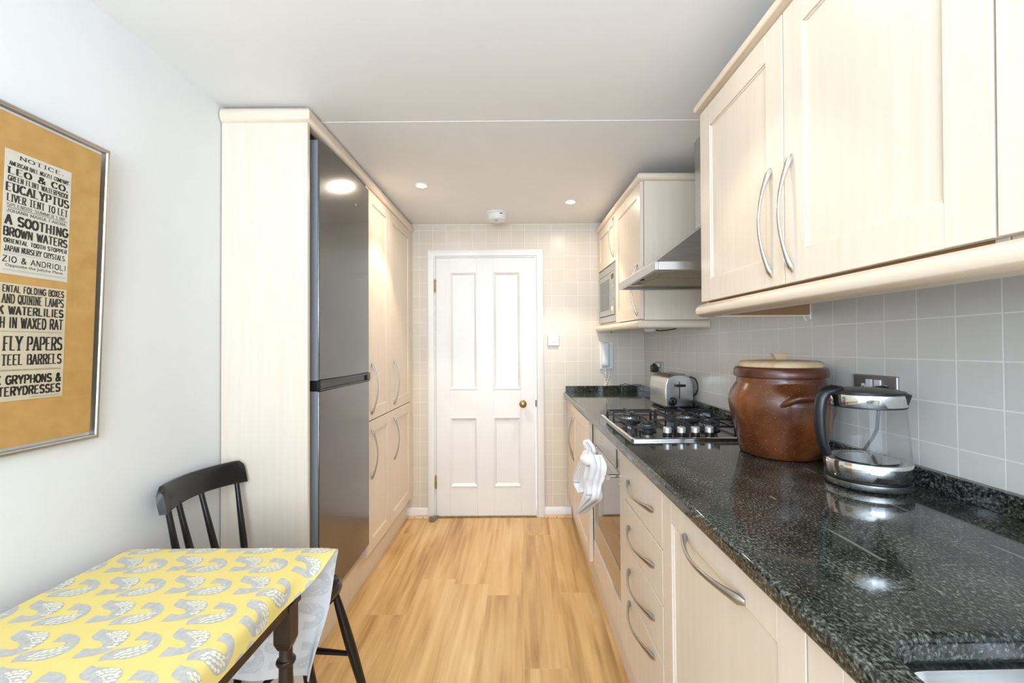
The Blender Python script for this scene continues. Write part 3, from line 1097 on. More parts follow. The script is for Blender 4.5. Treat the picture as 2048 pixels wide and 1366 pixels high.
SC_A = [(0.037, -0.024), (0.045, -0.02), (0.054, -0.018), (0.065, -0.019), (0.046, -0.028), (0.054, -0.025), (0.063, -0.024), (0.074, -0.025), (0.057, -0.033), (0.065, -0.031), (0.074, -0.031), (0.072, -0.039), (0.080, -0.036), (0.075, -0.047), (0.082, -0.044), (0.080, -0.055), (0.075, -0.063), (0.082, -0.062)]
SC_B = [(0.115, -0.091), (0.127, -0.092), (0.137, -0.089), (0.146, -0.084), (0.153, -0.077), (0.110, -0.084), (0.121, -0.084), (0.131, -0.081), (0.140, -0.076), (0.148, -0.070), (0.113, -0.077), (0.123, -0.075), (0.133, -0.071), (0.142, -0.066), (0.151, -0.062), (0.120, -0.070), (0.130, -0.066), (0.140, -0.060)]


def clip(poly, ax, val, keep_less):
    out = []
    n = len(poly)
    for i in range(n):
        p, q = poly[i], poly[(i + 1) % n]
        ip = (p[ax] <= val) == keep_less
        iq = (q[ax] <= val) == keep_less
        if ip:
            out.append(p)
        if ip != iq:
            s = (val - p[ax]) / (q[ax] - p[ax])
            out.append((p[0] + (q[0] - p[0]) * s, p[1] + (q[1] - p[1]) * s))
    return out


def flat_tris(poly, cuts):
    b = bmesh.new()
    vs = [b.verts.new((p[0], p[1], 0)) for p in poly]
    try:
        b.faces.new(vs)
    except ValueError:
        b.free()
        return [], []
    bmesh.ops.triangulate(b, faces=b.faces[:])
    for _ in range(cuts):
        es = [e for e in b.edges if e.calc_length() > .009]
        if not es:
            break
        bmesh.ops.subdivide_edges(b, edges=es, cuts=1)
        bmesh.ops.triangulate(b, faces=b.faces[:])
    b.verts.index_update()
    out = [(v.co.x, v.co.y) for v in b.verts], [tuple(v.index for v in f.verts) for f in b.faces]
    b.free()
    return out


mb = MB()
A_MIN, B_MIN = -1.118, .25


def grid(a):
    return a


avs = [A_MIN + (A0 - A_MIN) * i / 24 for i in range(24)] + [A0 + (A_END - A0) * i / 14 for i in range(15)]
bvs = [B_MIN + (.95 - B_MIN) * i / 14 for i in range(14)] + [.95 + (B0 - .95) * i / 24 for i in range(24)] + [B0 + .03 * i / 7 for i in range(7)] + [B0 + .03 + (B_END - B0 - .03) * i / 20 for i in range(21)]
na, nb = len(avs), len(bvs)
front = [cloth(a, b) for b in bvs for a in avs]
nrm = [cloth_n(a, b) for b in bvs for a in avs]
fs = [(j * na + i, j * na + i + 1, (j + 1) * na + i + 1, (j + 1) * na + i) for j in range(nb - 1) for i in range(na - 1)]
mb.add(front, fs, 0, True)
back = [p - n * .0011 for p, n in zip(front, nrm)]
mb.add(back, [f[::-1] for f in fs], 1, True)
NF = na * nb
edge = [i for i in range(na)] + [j * na + na - 1 for j in range(1, nb)] + [(nb - 1) * na + i for i in range(na - 2, -1, -1)] + [j * na for j in range(nb - 2, 0, -1)]
for i in range(len(edge)):
    p, q = edge[i], edge[(i + 1) % len(edge)]
    mb.f.append([q, p, NF + p, NF + q])
    mb.mi.append(1)
    mb.sm.append(False)


def decal(poly, mi, off, cuts=3, side=1):
    for ax, val, less in ((0, A_END - .0005, True), (0, A_MIN + .0005, False), (1, B_END - .0005, True), (1, B_MIN + .0005, False)):
        poly = clip(poly, ax, val, less)
        if len(poly) < 3:
            return
    vs_, ts = flat_tris(poly, cuts)
    if ts:
        mb.add([cloth(a, b) + cloth_n(a, b) * off for a, b in vs_], ts if side > 0 else [x[::-1] for x in ts], mi, True)


def leaf(cx, cy, ln, wd_, ang):
    ca, sa = math.cos(ang), math.sin(ang)
    pts = [(-.5, 0), (-.25, .42), (.1, .5), (.4, .25), (.5, 0), (.4, -.25), (.1, -.5), (-.25, -.42)]
    return [(cx + p * ln * ca - q * wd_ * sa, cy + p * ln * sa + q * wd_ * ca) for p, q in pts]


def strip(pts, w):
    lo, hi = [], []
    for i, p in enumerate(pts):
        q0, q1 = pts[max(0, i - 1)], pts[min(len(pts) - 1, i + 1)]
        dx, dy = q1[0] - q0[0], q1[1] - q0[1]
        l_ = math.hypot(dx, dy) or 1
        k = w * (1 - .6 * abs(2 * i / (len(pts) - 1) - 1))
        lo.append((p[0] - dy / l_ * k, p[1] + dx / l_ * k))
        hi.append((p[0] + dy / l_ * k, p[1] - dx / l_ * k))
    return lo + hi[::-1]


DX, DY = .1592, .1026
AX, AY = -.861, .895
row = -6
while AY + row * DY < B_END + .15:
    for col in range(-3, 4):
        ox = AX + col * DX + (DX / 2 if row % 2 else 0)
        oy = AY + row * DY
        if ox > A_END + .03 or ox < A_MIN - .2 or oy < B_MIN - .02:
            continue
        on_bend = ox + .17 > A0 or oy > B0 - .03
        cuts = 4 if on_bend else 1
        for body, sc, ac, ang in ((FISH_A, SC_A, ARC_A, -.15), (FISH_B, SC_B, ARC_B, .45)):
            decal([(ox + p, oy + q) for p, q in body], 2, .0004, cuts)
            if oy + max(q for _, q in body) > B0 + .02:
                decal([(ox + p, oy + q) for p, q in body], 4, -.0015, cuts, -1)
                for cx, cy in sc[::2]:
                    decal(leaf(ox + cx, oy + cy, .009, .0045, ang), 1, -.0018, 1, -1)
            if oy < B0 + .12:
                for cx, cy in sc:
                    decal(leaf(ox + cx, oy + cy, .0112, .0060, ang), 3, .0008, 1 if on_bend else 0)
                decal(strip([(ox + p, oy + q) for p, q in ac], .0011), 3, .0008, 2 if on_bend else 0)
    row += 1
single('tablecloth', mb, ['cloth', 'cloth_back', 'fish', 'scale', 'ghost'], 'yellow tablecloth printed with grey fish, draped over the table by the left wall', 'tablecloth', (-.85, .8, ZC), recalc=False, sharp=70)

# chair
CH = Matrix.Translation((-.874, 1.493, 0)) @ Matrix.Rotation(-.117, 4, 'Z')
t = thing('dining_chair', 'black spindle-back wooden chair tucked between table and tall cupboards', 'chair', (0, 0, 0), CH)
# seat: rounded slab, dished
mb = MB()
out = []
for i in range(40):
    a = 2 * PI * i / 40
    ca, sa = math.cos(a), math.sin(a)
    e = .45
    x = .205 * math.copysign(abs(ca) ** e, ca)
    y = .185 * math.copysign(abs(sa) ** e, sa) * (1.0 + .06 * ca)
    out.append((x, y))
rings = [(.93, .404), (.985, .412), (1.0, .425), (.99, .440), (.955, .449), (.80, .447), (.45, .441), (.0, .440)]
vs = [(x * s, y * s, z) for s, z in rings for x, y in out]
n = 40
fs = [(i * n + k, i * n + (k + 1) % n, (i + 1) * n + (k + 1) % n, (i + 1) * n + k) for i in range(len(rings) - 1) for k in range(n)]
fs.append(tuple(range(n))[::-1])
mb.add(vs, fs, 0, True)
part('seat', mb, 'black_paint', t, sharp=50)


def crest_x(y):
    return -.262 + .042 * (y / .165) ** 2


mb = MB()
ny = 26
prof_c = [(-.0105, .0), (-.0115, .035), (-.0105, .072), (-.005, .083), (.004, .083), (.0095, .072), (.0105, .035), (.0095, .0)]
rings = []
for i in range(ny + 1):
    y = -.172 + .344 * i / ny
    e = max(0, (abs(y) - .150) / .022)
    cut = .016 * (1 - math.sqrt(max(0, 1 - min(1, e) ** 2)))
    x0 = crest_x(y)
    sl = math.atan(2 * .042 * y / .165 ** 2)
    low = .006 * (1 - (y / .172) ** 2)
    rings.append([(x0 + p * math.cos(sl) + (.785 - (.785 + q)) * .18, y - p * math.sin(sl), .787 + low + q * (1 - (cut + low) / .083)) for p, q in prof_c])
vs = [q for r in rings for q in r]
k = len(prof_c)
fs = [(i * k + j, i * k + (j + 1) % k, (i + 1) * k + (j + 1) % k, (i + 1) * k + j) for i in range(ny) for j in range(k)]
mb.add(vs, fs, 0, True)
mb.f += [list(range(k)), [ny * k + j for j in range(k)][::-1]]
mb.mi += [0, 0]
mb.sm += [False, False]
part('crest_rail', mb, 'black_paint', t, sharp=40)
for y0, y1 in ((-.145, -.128), (-.088, -.072), (.012, .018), (.140, .118)):
    P0, P1 = Vector((-.165, y1, .44)), Vector((crest_x(y0), y0, .800))
    pts = [P0.lerp(P1, i / 10) for i in range(11)]
    rad = [.0085 + .0045 * math.sin(PI * min(1, (i / 10) * 1.15)) * (1 - i / 14) for i in range(11)]
    part('spindle', MB().tube(pts, rad, 14), 'black_paint', t)
legs = {}
for nm, (tx, ty), (bx, by) in (('fr', (.19, .1), (.30, .13)), ('fl', (.19, -.1), (.30, -.13)), ('br', (-.14, .1), (-.225, .13)), ('bl', (-.14, -.1), (-.225, -.13))):
    P0, P1 = Vector((tx, ty, .415)), Vector((bx, by, 0))
    legs[nm] = (P0, P1)
    pts = [P0.lerp(P1, i / 8) for i in range(9)]
    rad = [.012, .0145, .0165, .0175, .0175, .0165, .015, .0135, .0125]
    part('leg', MB().tube(pts, rad, 16), 'black_paint', t)
for a, b in (('fr', 'br'), ('fl', 'bl')):
    p, q = legs[a][0].lerp(legs[a][1], .52), legs[b][0].lerp(legs[b][1], .52)
    pts = [p.lerp(q, i / 8) for i in range(9)]
    part('stretcher', MB().tube(pts, [.008, .009, .0105, .0115, .012, .0115, .0105, .009, .008], 12), 'black_paint', t)
p = legs['fr'][0].lerp(legs['fr'][1], .52).lerp(legs['br'][0].lerp(legs['br'][1], .52), .5)
q = legs['fl'][0].lerp(legs['fl'][1], .52).lerp(legs['bl'][0].lerp(legs['bl'][1], .52), .5)
part('stretcher', MB().tube([p, p.lerp(q, .5), q], [.008, .011, .008], 12), 'black_paint', t)

# ================================================================== END WALL FITTINGS
t = thing('light_switch', 'square light switch on the tiled end wall right of the door', 'light switch', (.2425, 3.366, 1.35))
part('back_box', MB().box(.199, .286, 3.351, 3.366, 1.307, 1.394), 'pewter', t, bevel=.003)
part('face_plate', MB().box(.204, .281, 3.3475, 3.351, 1.312, 1.389), 'white_plastic', t, bevel=.002)
part('rocker', MB().hexa([(.233, 3.3425, 1.338), (.252, 3.3425, 1.338), (.252, 3.3475, 1.338), (.233, 3.3475, 1.338)], [(.233, 3.346, 1.363), (.252, 3.346, 1.363), (.252, 3.3475, 1.363), (.233, 3.3475, 1.363)]), 'white_plastic', t)
for x in (.2085, .2765):
    part('screw', MB().lathe([(.0032, 0), (.0032, .001), (0, .0014)], (x, 3.3475, 1.3505), 12, axis=(0, -1, 0)), 'brass', t)

t = thing('intercom_handset', 'white intercom handset on the end wall under the wall units', 'intercom', (.648, 3.366, 1.23))
part('wall_plate', MB().box(.596, .702, 3.347, 3.366, 1.124, 1.338), 'white_plastic', t, bevel=(.006, 3))
hs = MB()
sec = []
for z, w, d in ((1.140, .020, .012), (1.146, .027, .024), (1.165, .030, .034), (1.195, .029, .030), (1.24, .028, .026), (1.285, .029, .030), (1.312, .030, .034), (1.326, .027, .026), (1.332, .020, .012)):
    ring = []
    for i in range(20):
        a = 2 * PI * i / 20
        ca, sa = math.cos(a), math.sin(a)
        ring.append((.637 + w * math.copysign(abs(ca) ** .6, ca), 3.347 - d * (.5 + .5 * math.copysign(abs(sa) ** .6, sa)), z))
    sec.append(ring)
vs = [p for r in sec for p in r]
fs = [(i * 20 + k, i * 20 + (k + 1) % 20, (i + 1) * 20 + (k + 1) % 20, (i + 1) * 20 + k) for i in range(len(sec) - 1) for k in range(20)]
fs += [tuple(range(20))[::-1], tuple((len(sec) - 1) * 20 + k for k in range(20))]
hs.add(vs, fs, 0, True)
part('handset', hs, 'white_plastic', t, sharp=60)
cp = []
for i in range(40):
    s = i / 39
    if s < .5:
        q = s / .5
        c = (.640 - .006 * q, 3.335, 1.135 - .140 * q)
    else:
        q = (s - .5) / .5
        c = (.634 + .036 * math.sin(q * PI * .5), 3.333, .995 + .125 * q)
    cp.append((c[0] + .0035 * math.cos(i * 1.9), c[1] + .0035 * math.sin(i * 1.9), c[2]))
part('coiled_cord', MB().tube(cp, .0036, 8), 'white_plastic', t)

# ================================================================== RIGHT SIDE, BASE RUN (frame R: x from the wall, y along it)
WZ, WT = .953, .034
BF = -.600


def base_thing(name, label, cat, y0, y1, group=None):
    return thing(name, label, cat, (-.30, (y0 + y1) / 2, .16), R, group)


# far cupboard, pair of doors
u = base_thing('base_cupboard', 'maple two-door base cupboard at the far end of the counter', 'cupboard', 0, -1.055, 'maple base units under the granite counter')
part('carcass', MB().box(-.575, -.02, -.012, -1.052, .16, .915), 'maple', u)
d = part('door', shaker_x(MB(), BF, BF + .02, -.014, -.424, .166, .905, .066), 'maple', u, bevel=.0012)
part('handle', bow((BF, -.365, .545), (BF, -.365, .83), (-1, 0, 0), .034, .0062), 'pewter', d)
d = part('door', shaker_x(MB(), BF - .013, BF + .007, -.430, -1.050, .166, .905, .066), 'maple', u, bevel=.0012)
part('handle', bow((BF - .013, -.470, .545), (BF - .013, -.470, .83), (-1, 0, 0), .034, .0062), 'pewter', d)
# oven housing and oven
u = base_thing('oven_housing', 'maple oven housing under the hob, around the built-in oven', 'cupboard', -1.055, -1.74, 'maple base units under the granite counter')
hs = MB().box(-.590, -.02, -1.0555, -1.073, .16, .915).box(-.598, -.02, -1.664, -1.742, .16, .915).box(-.595, -.02, -1.073, -1.664, .16, .288)
part('carcass', hs, 'maple', u, bevel=.001)
t = thing('oven', 'built-in steel oven with mirrored glass door below the hob', 'oven', (-.30, -1.38, .29), R)
part('body', MB().box(-.56, -.03, -1.078, -1.661, .292, .910), 'grey_plastic', t)
part('control_fascia', MB().box(-.592, -.56, -1.078, -1.662, .800, .910), 'steel_h', t, bevel=.002)
part('control_slot', MB().box(-.5935, -.59, -1.585, -1.602, .806, .882), 'black', t)
for k in range(6):
    part('control_mark', MB().lathe([(.0035, 0), (.0035, .0006), (0, .0007)], (-.592, -1.27 - .018 * (k % 3), .848 + .016 * (k // 3)), 10, axis=(-1, 0, 0)), 'grey_plastic', t)
df = MB().box(-.590, -.565, -1.078, -1.662, .292, .405).box(-.590, -.565, -1.078, -1.662, .765, .795).box(-.590, -.565, -1.078, -1.098, .405, .765).box(-.590, -.565, -1.640, -1.662, .405, .765)
od = part('oven_door', df, 'steel_h', t, bevel=.0015)
part('glass_panel', MB().box(-.588, -.566, -1.098, -1.640, .405, .765), 'oven_glass', od)
hb = MB().tube([(-.640, -1.115, .785), (-.640, -1.65, .785)], .0095, 16)
for yy in (-1.14, -1.625):
    hb.tube([(-.586, yy, .785), (-.640, yy, .785)], .007, 12)
part('bar_handle', hb, 'chrome', od)
# drawers
u = base_thing('drawer_unit', 'maple unit of four drawers between the oven and dishwasher front', 'drawers', -1.745, -2.157, 'maple base units under the granite counter')
part('carcass', MB().box(-.578, -.02, -1.745, -2.156, .16, .915).box(BF + .002, -.57, -1.747, -2.156, .166, .258), 'maple', u, bevel=.001)
for z0, z1, hz in ((.740, .905, .818), (.586, .736, .657), (.428, .582, .505), (.262, .424, .392)):
    d = part('drawer', MB().box(BF, BF + .02, -1.7475, -2.1545, z0, z1), 'maple', u, bevel=.0015)
    part('handle', bow((BF, -1.80, hz), (BF, -2.085, hz), (-1, 0, 0), .033, .0062, flare=1.9), 'pewter', d)
# dishwasher behind a matching door
u = base_thing('integrated_dishwasher', 'dishwasher behind a wide maple front with one bow handle near the top', 'dishwasher', -2.160, -2.747, 'maple base units under the granite counter')
part('body', MB().box(-.575, -.02, -2.163, -2.744, .16, .915), 'carcass', u)
d = part('door', shaker_x(MB(), BF, BF + .02, -2.1605, -2.7455, .166, .905, .066), 'maple', u, bevel=.0012)
part('handle', bow((BF, -2.315, .846), (BF, -2.588, .846), (-1, 0, 0), .036, .0068, flare=1.9), 'pewter', d)
# sink unit
u = base_thing('sink_cupboard', 'maple base cupboard under the sink, at the near end of the counter', 'cupboard', -2.75, -3.6, 'maple base units under the granite counter')
part('carcass', MB().box(-.580, -.02, -2.750, -2.768, .16, .915).box(-.580, -.02, -3.582, -3.60, .16, .915).box(-.58, -.02, -2.768, -3.582, .16, .18).box(-.58, -.56, -2.768, -3.582, .86, .915), 'maple', u)
part('door', shaker_x(MB(), BF, BF + .02, -2.7495, -3.170, .166, .905, .066), 'maple', u, bevel=.0012)
part('door', shaker_x(MB(), BF, BF + .02, -3.174, -3.60, .166, .905, .066), 'maple', u, bevel=.0012)
single('plinth', MB().box(-.566, -.55, 0, -3.60, 0, .158), 'maple', 'maple plinth board along the floor under the right-hand base units', 'plinth', (-.55, -1.8, 0), R)

# granite counter with the sink cut out of it
def rrect(x0, x1, y0, y1, r, n=8):
    pts = []
    for cx, cy, a0_ in ((x1 - r, y1 - r, 0), (x0 + r, y1 - r, 90), (x0 + r, y0 + r, 180), (x1 - r, y0 + r, 270)):
        for i in range(n + 1):
            a = math.radians(a0_ + 90 * i / n)
            pts.append((cx + r * math.cos(a), cy + r * math.sin(a)))
    return pts


SX0, SX1, SY0, SY1 = -.585, -.150, -3.34, -2.842


def counter():
    b = bmesh.new()
    ov = [(-.628, .004), (-.628, -3.62), (0, -3.62), (0, .004)]
    hv = rrect(SX0, SX1, SY0, SY1, .060)
    loops = []
    es = []
    for lp in (ov, hv):
        vs_ = [b.verts.new((p[0], p[1], WZ - WT)) for p in lp]
        loops.append(vs_)
        for i in range(len(vs_)):
            es.append(b.edges.new((vs_[i], vs_[(i + 1) % len(vs_)])))
    bmesh.ops.triangle_fill(b, edges=es, use_beauty=True, use_dissolve=False)
    res = bmesh.ops.extrude_face_region(b, geom=b.faces[:])
    for g in res['geom']:
        if isinstance(g, bmesh.types.BMVert):
            g.co.z += WT
    bmesh.ops.recalc_face_normals(b, faces=b.faces)
    b.verts.index_update()
    mb = MB()
    mb.add([v.co.copy() for v in b.verts], [tuple(v.index for v in f.verts) for f in b.faces])
    b.free()
    return mb


t = thing('granite_worktop', 'long dark speckled granite worktop along the right-hand wall', 'worktop', (-.3, -1.8, WZ), R)
part('slab', counter(), 'granite', t, bevel=(.009, 4))
single('granite_upstand', MB().box(-.020, -.0005, -3.62, -.020, WZ, .998), 'granite', 'dark granite upstand along the right-hand tiled wall', 'upstand', (-.01, -1.8, WZ), R, bevel=.0015)
single('granite_upstand', MB().box(-.612, -.0005, -.020, .003, WZ, .998), 'granite', 'short dark granite upstand against the end wall under the intercom', 'upstand', (-.3, -.01, WZ), R, bevel=.0015)

# sink bowl
t = thing('sink_bowl', 'stainless steel undermount sink bowl at the near end of the worktop', 'sink', (-.35, -3.1, .75), R)
mb = MB()
lev = [(.012, WZ - WT - .001), (.012, WZ - WT - .003), (-.002, WZ - WT - .004), (-.010, WZ - WT - .06), (-.022, .80), (-.045, .768), (-.085, .757)]
rings = [rrect(SX0 - e, SX1 + e, SY0 - e, SY1 + e, max(.03, .060 + e * .5)) for e, z in lev]
n = len(rings[0])
vs = [(p[0], p[1], z) for r, (e, z) in zip(rings, lev) for p in r]
fs = [(i * n + k, i * n + (k + 1) % n, (i + 1) * n + (k + 1) % n, (i + 1) * n + k) for i in range(len(lev) - 1) for k in range(n)]
fs.append(tuple((len(lev) - 1) * n + k for k in range(n)))
mb.add(vs, fs, 0, True)
part('bowl', mb, 'steel', t, sharp=60)
part('drain', MB().lathe([(.0, .7585), (.030, .7585), (.042, .760), (.045, .7575)], (-.355, -3.09, 0), 32), 'polished', t)

# ---------------------------------------------------------------- hob
HX0, HX1, HY0, HY1 = -.578, -.078, -1.776, -1.190
t = thing('gas_hob', 'four-burner steel gas hob set in the granite worktop', 'hob', ((HX0 + HX1) / 2, (HY0 + HY1) / 2, WZ), R)
tr = MB()
lev = [(0, WZ + .0005), (0, WZ + .007), (.004, WZ + .010), (.012, WZ + .010), (.018, WZ + .004)]
rings = [rrect(HX0 + e, HX1 - e, HY0 + e, HY1 - e, max(.004, .014 - e * .4), 4) for e, z in lev]
n = len(rings[0])
vs = [(p[0], p[1], z) for r, (e, z) in zip(rings, lev) for p in r]
fs = [(i * n + k, i * n + (k + 1) % n, (i + 1) * n + (k + 1) % n, (i + 1) * n + k) for i in range(len(lev) - 1) for k in range(n)]
fs.append(tuple(k for k in range(n))[::-1])
tr.add(vs, fs, 0, True)
part('steel_rim', tr, 'polished', t, sharp=35)
part('hob_plate', MB().prism(rrect(HX0 + .0175, HX1 - .0175, HY0 + .0175, HY1 - .0175, .007, 4), lambda p, q, a: (p, q, a), WZ + .001, WZ + .0045), 'black_glass', t)
burn = [(-.482, -1.385, .034), (-.470, -1.605, .023), (-.222, -1.385, .032), (-.222, -1.600, .034)]
for bx, by, br in burn:
    cup = part('burner', MB().lathe([(br + .010, .0045), (br + .010, .008), (br - .004, .012), (br - .004, .018), (br, .019), (br, .030), (br - .005, .032), (0, .032)], (bx, by, WZ), 32), 'alu', t, label='silver gas ring')
    part('burner_skirt', MB().lathe([(br + .012, .0046), (br + .012, .009), (br - .002, .014), (br - .002, .019), (0, .019)], (bx, by, WZ), 32), 'iron', cup)
    cap = MB().lathe([(br - .004, .0322), (br - .001, .034), (br - .001, .038), (br - .006, .041), (0, .042)], (bx, by, WZ), 32)
    part('burner_cap', cap, 'iron', cup)
    tee = MB()
    for k in range(20):
        a = 2 * PI * k / 20
        cx, cy = bx + (br + .0006) * math.cos(a), by + (br + .0006) * math.sin(a)
        tee.box(cx - .0016, cx + .0016, cy - .0016, cy + .0016, WZ + .026, WZ + .0305)
    part('flame_ports', tee, 'black', cup)


def pan_support(y0, y1, x0, x1, cs):
    """square-section cast iron frame standing on four feet, fingers towards each burner"""
    mb = MB()
    zt_, th = WZ + .052, .0075
    for a, b, c, d in ((x0, x1, y0, y0 + .008), (x0, x1, y1 - .008, y1), (x0, x0 + .008, y0, y1), (x1 - .008, x1, y0, y1)):
        mb.box(a, b, c, d, WZ + .030, WZ + .030 + th)
    for x in (x0, x1 - .010):
        for y in (y0, y1 - .010):
            mb.box(x, x + .010, y, y + .010, WZ + .0045, WZ + .034)
    for bx, by in cs:
        for dx, dy in ((1, 0), (-1, 0), (0, 1), (0, -1)):
            ex = bx + dx * .017
            ey = by + dy * .017
            if dx:
                fx = (x1 if dx > 0 else x0)
                lim = bx + dx * .115
                fx = min(fx, lim) if dx > 0 else max(fx, lim)
                mb.box(ex, fx, by - .0035, by + .0035, zt_ - th, zt_)
                mb.box(fx - .004 * (dx > 0) - .004, fx + .004, by - .0035, by + .0035, WZ + .0045, zt_)
            else:
                fy = (y1 if dy > 0 else y0)
                lim = by + dy * .105
                fy = min(fy, lim) if dy > 0 else max(fy, lim)
                mb.box(bx - .0035, bx + .0035, ey, fy, zt_ - th, zt_)
                mb.box(bx - .0035, bx + .0035, fy - .005, fy + .003, WZ + .030, zt_)
    return mb


part('pan_support', pan_support(-1.69, -1.225, -.556, -.335, [(b[0], b[1]) for b in burn[:2]]), 'iron', t, bevel=.001)
part('pan_support', pan_support(-1.69, -1.225, -.320, -.098, [(b[0], b[1]) for b in burn[2:]]), 'iron', t, bevel=.001)
for kx in (-.431, -.378, -.325, -.272):
    k_ = part('control_knob', MB().lathe([(.0165, .0045), (.0165, .020), (.014, .022)], (kx, -1.722, WZ), 28), 'black', t)
    part('knob_cap', MB().lathe([(.0155, .021), (.0155, .039), (.013, .041), (0, .041)], (kx, -1.722, WZ), 28), 'alu', k_, label='silver hob knob')

# ---------------------------------------------------------------- toaster
TM = R @ Matrix.Translation((-.1045, -.850, WZ)) @ Matrix.Rotation(math.radians(1.5), 4, 'Z')
t = thing('toaster', 'two-slot steel toaster behind the hob', 'toaster', (0, 0, 0), TM)


def tsec(w, z, n=4):
    return (w, z)


mb = MB()
half = [(-.076, .016), (-.078, .05), (-.079, .10), (-.076, .140), (-.068, .165), (-.054, .181), (-.034, .188), (0, .190)]
poly = half + [(-p, q) for p, q in half[-2::-1]]
n = len(poly)
rings = []
for y, s in ((-.118, .0), (-.130, .014), (-.1255, .006), (.1255, .006), (.130, .014)):
    pass
ys = [(-.131, .80, .010), (-.130, .90, .005), (-.124, .975, .001), (-.112, 1, 0), (.112, 1, 0), (.124, .975, .001), (.130, .90, .005), (.131, .80, .010)]
vs = []
for y, s, dz in ys:
    for p, q in poly:
        vs.append((p * (1 - (1 - s) * .35), y, .016 + (q - .016) * (1 - (1 - s) * .25)))
fs = [(i * n + k, i * n + (k + 1) % n, (i + 1) * n + (k + 1) % n, (i + 1) * n + k) for i in range(len(ys) - 1) for k in range(n)]
fs += [tuple(range(n))[::-1], tuple((len(ys) - 1) * n + k for k in range(n))]
mb.add(vs, fs, 0, True)
part('body', mb, 'steel', t, sharp=50)
part('base', MB().prism(rrect(-.070, .070, -.122, .122, .02, 5), lambda p, q, a: (p, q, a), .003, .018), 'black', t, bevel=.002)
for x in (-.055, .055):
    for y in (-.10, .10):
        part('foot', MB().lathe([(.009, 0), (.009, .004)], (x, y, 0), 12), 'black', t)
for x in (-.030, .030):
    part('slot', MB().box(x - .014, x + .014, -.098, .098, .1875 - abs(x) * .06, .1905 - abs(x) * .03), 'black', t)
part('lever_slot', MB().box(-.0025, .0025, -.1325, -.130, .055, .150), 'black', t)
part('lever', MB().box(-.004, .004, -.150, -.130, .126, .134).box(-.026, .026, -.158, -.148, .123, .137), 'black', t, bevel=(.004, 3))
dl = part('browning_dial', MB().lathe([(.024, 0), (.024, .003), (.021, .005), (0, .005)], (-.040, -.131, .042), 28, axis=(0, -1, 0)), 'black', t)
for k in range(5):
    a = math.radians(200 - 55 * k)
    part('dial_button', MB().lathe([(.003, 0), (.003, .002), (0, .0025)], (-.040 + .012 * math.cos(a), -.136, .042 + .012 * math.sin(a)), 10, axis=(0, -1, 0)), 'chrome', dl)
part('power_cord', MB().tube([(.070, -.01, .150), (.080, -.04, .166), (.090, -.075, .172), (.0975, -.110, .163), (.099, -.135, .138), (.097, -.142, .110), (.091, -.128, .080), (.083, -.09, .058), (.077, -.04, .050), (.072, .0, .050)], .0035, 10), 'black', t)

# ---------------------------------------------------------------- stoneware crock
JC = Vector((-.1535, -1.968, WZ))
t = thing('stoneware_crock', 'big brown glazed stoneware crock with a wooden lid beside the hob', 'crock', JC, R)
pj = [(.0, .001), (.112, .001), (.119, .006), (.124, .03), (.131, .07), (.140, .115), (.148, .155), (.152, .185), (.151, .205), (.146, .225), (.137, .245), (.129, .260), (.126, .268), (.127, .272), (.126, .276), (.125, .282), (.131, .286), (.133, .294), (.131, .310), (.127, .317), (.122, .318), (.118, .314), (.116, .28)]
SJ = .985
pj = [(r * SJ, z * .87) for r, z in pj]
part('body', MB().lathe(pj, JC, 64), 'crock', t, sharp=50)
part('rim', MB().lathe([(.1245, .2435), (.1325, .247), (.1335, .256), (.1315, .269), (.1275, .2755), (.121, .2765), (.115, .273), (.115, .245)], JC, 64), 'crock_dark', t, sharp=50)
for sgn in (1, -1):
    base_a = math.radians(-95) if sgn > 0 else math.radians(85)
    pts = []
    for i in range(15):
        s = i / 14
        a = base_a + (s - .5) * .92
        zz = .163 + .032 * math.sin(PI * s)
        rr = .138 + .021 * math.sin(PI * s)
        pts.append(JC + Vector((rr * math.cos(a), rr * math.sin(a), zz)))
    rad = [.013 if 2 < i < 12 else .010 + .0015 * min(i, 14 - i) for i in range(15)]
    part('lug_handle', MB().tube(pts, rad, 12, flat=((0, 0, 1), .8)), 'crock', t)
ld = part('lid', MB().lathe([(.0, .275), (.117, .275), (.120, .278), (.119, .288), (.110, .295), (.06, .298), (0, .299)], JC, 56), 'lid_wood', t, sharp=50)
part('lid_knob', MB().hexa([JC + Vector(q) for q in ((-.014, -.010, .297), (.014, -.010, .297), (.014, .010, .297), (-.014, .010, .297))], [JC + Vector(q) for q in ((-.024, -.011, .318), (.024, -.011, .318), (.024, .011, .318), (-.024, .011, .318))]), 'lid_wood', ld, bevel=.0015)

# ---------------------------------------------------------------- kettle
KC = Vector((-.134, -2.285, WZ))
t = thing('glass_kettle', 'glass and steel electric kettle with black lid and handle, in front of the crock', 'kettle', KC, R)
part('power_base', MB().lathe([(0, .001), (.080, .001), (.086, .003), (.088, .006), (.088, .0185), (.084, .020), (0, .020)], KC, 56), 'steel', t)
part('base_ring', MB().lathe([(.082, .0195), (.0875, .0205), (.0875, .0245), (.082, .0255)], KC, 56), 'black', t)
part('steel_base', MB().lathe([(0, .025), (.087, .025), (.0885, .027), (.0885, .0615), (.0875, .064), (.070, .064), (.066, .061), (0, .060)], KC, 56), 'polished', t)
part('glass_body', MB().lathe([(.0865, .0625), (.0860, .075), (.0840, .11), (.0810, .155), (.0785, .186), (.0775, .196)], KC, 56), 'kettle_glass', t)
part('heater_plate', MB().lathe([(0, .0605), (.060, .0605), (.064, .0645), (0, .0650)], KC, 48), 'polished', t)
part('steel_collar', MB().lathe([(.0740, .195), (.0785, .195), (.0795, .197), (.0790, .224), (.077, .226), (.072, .226)], KC, 56), 'polished', t)
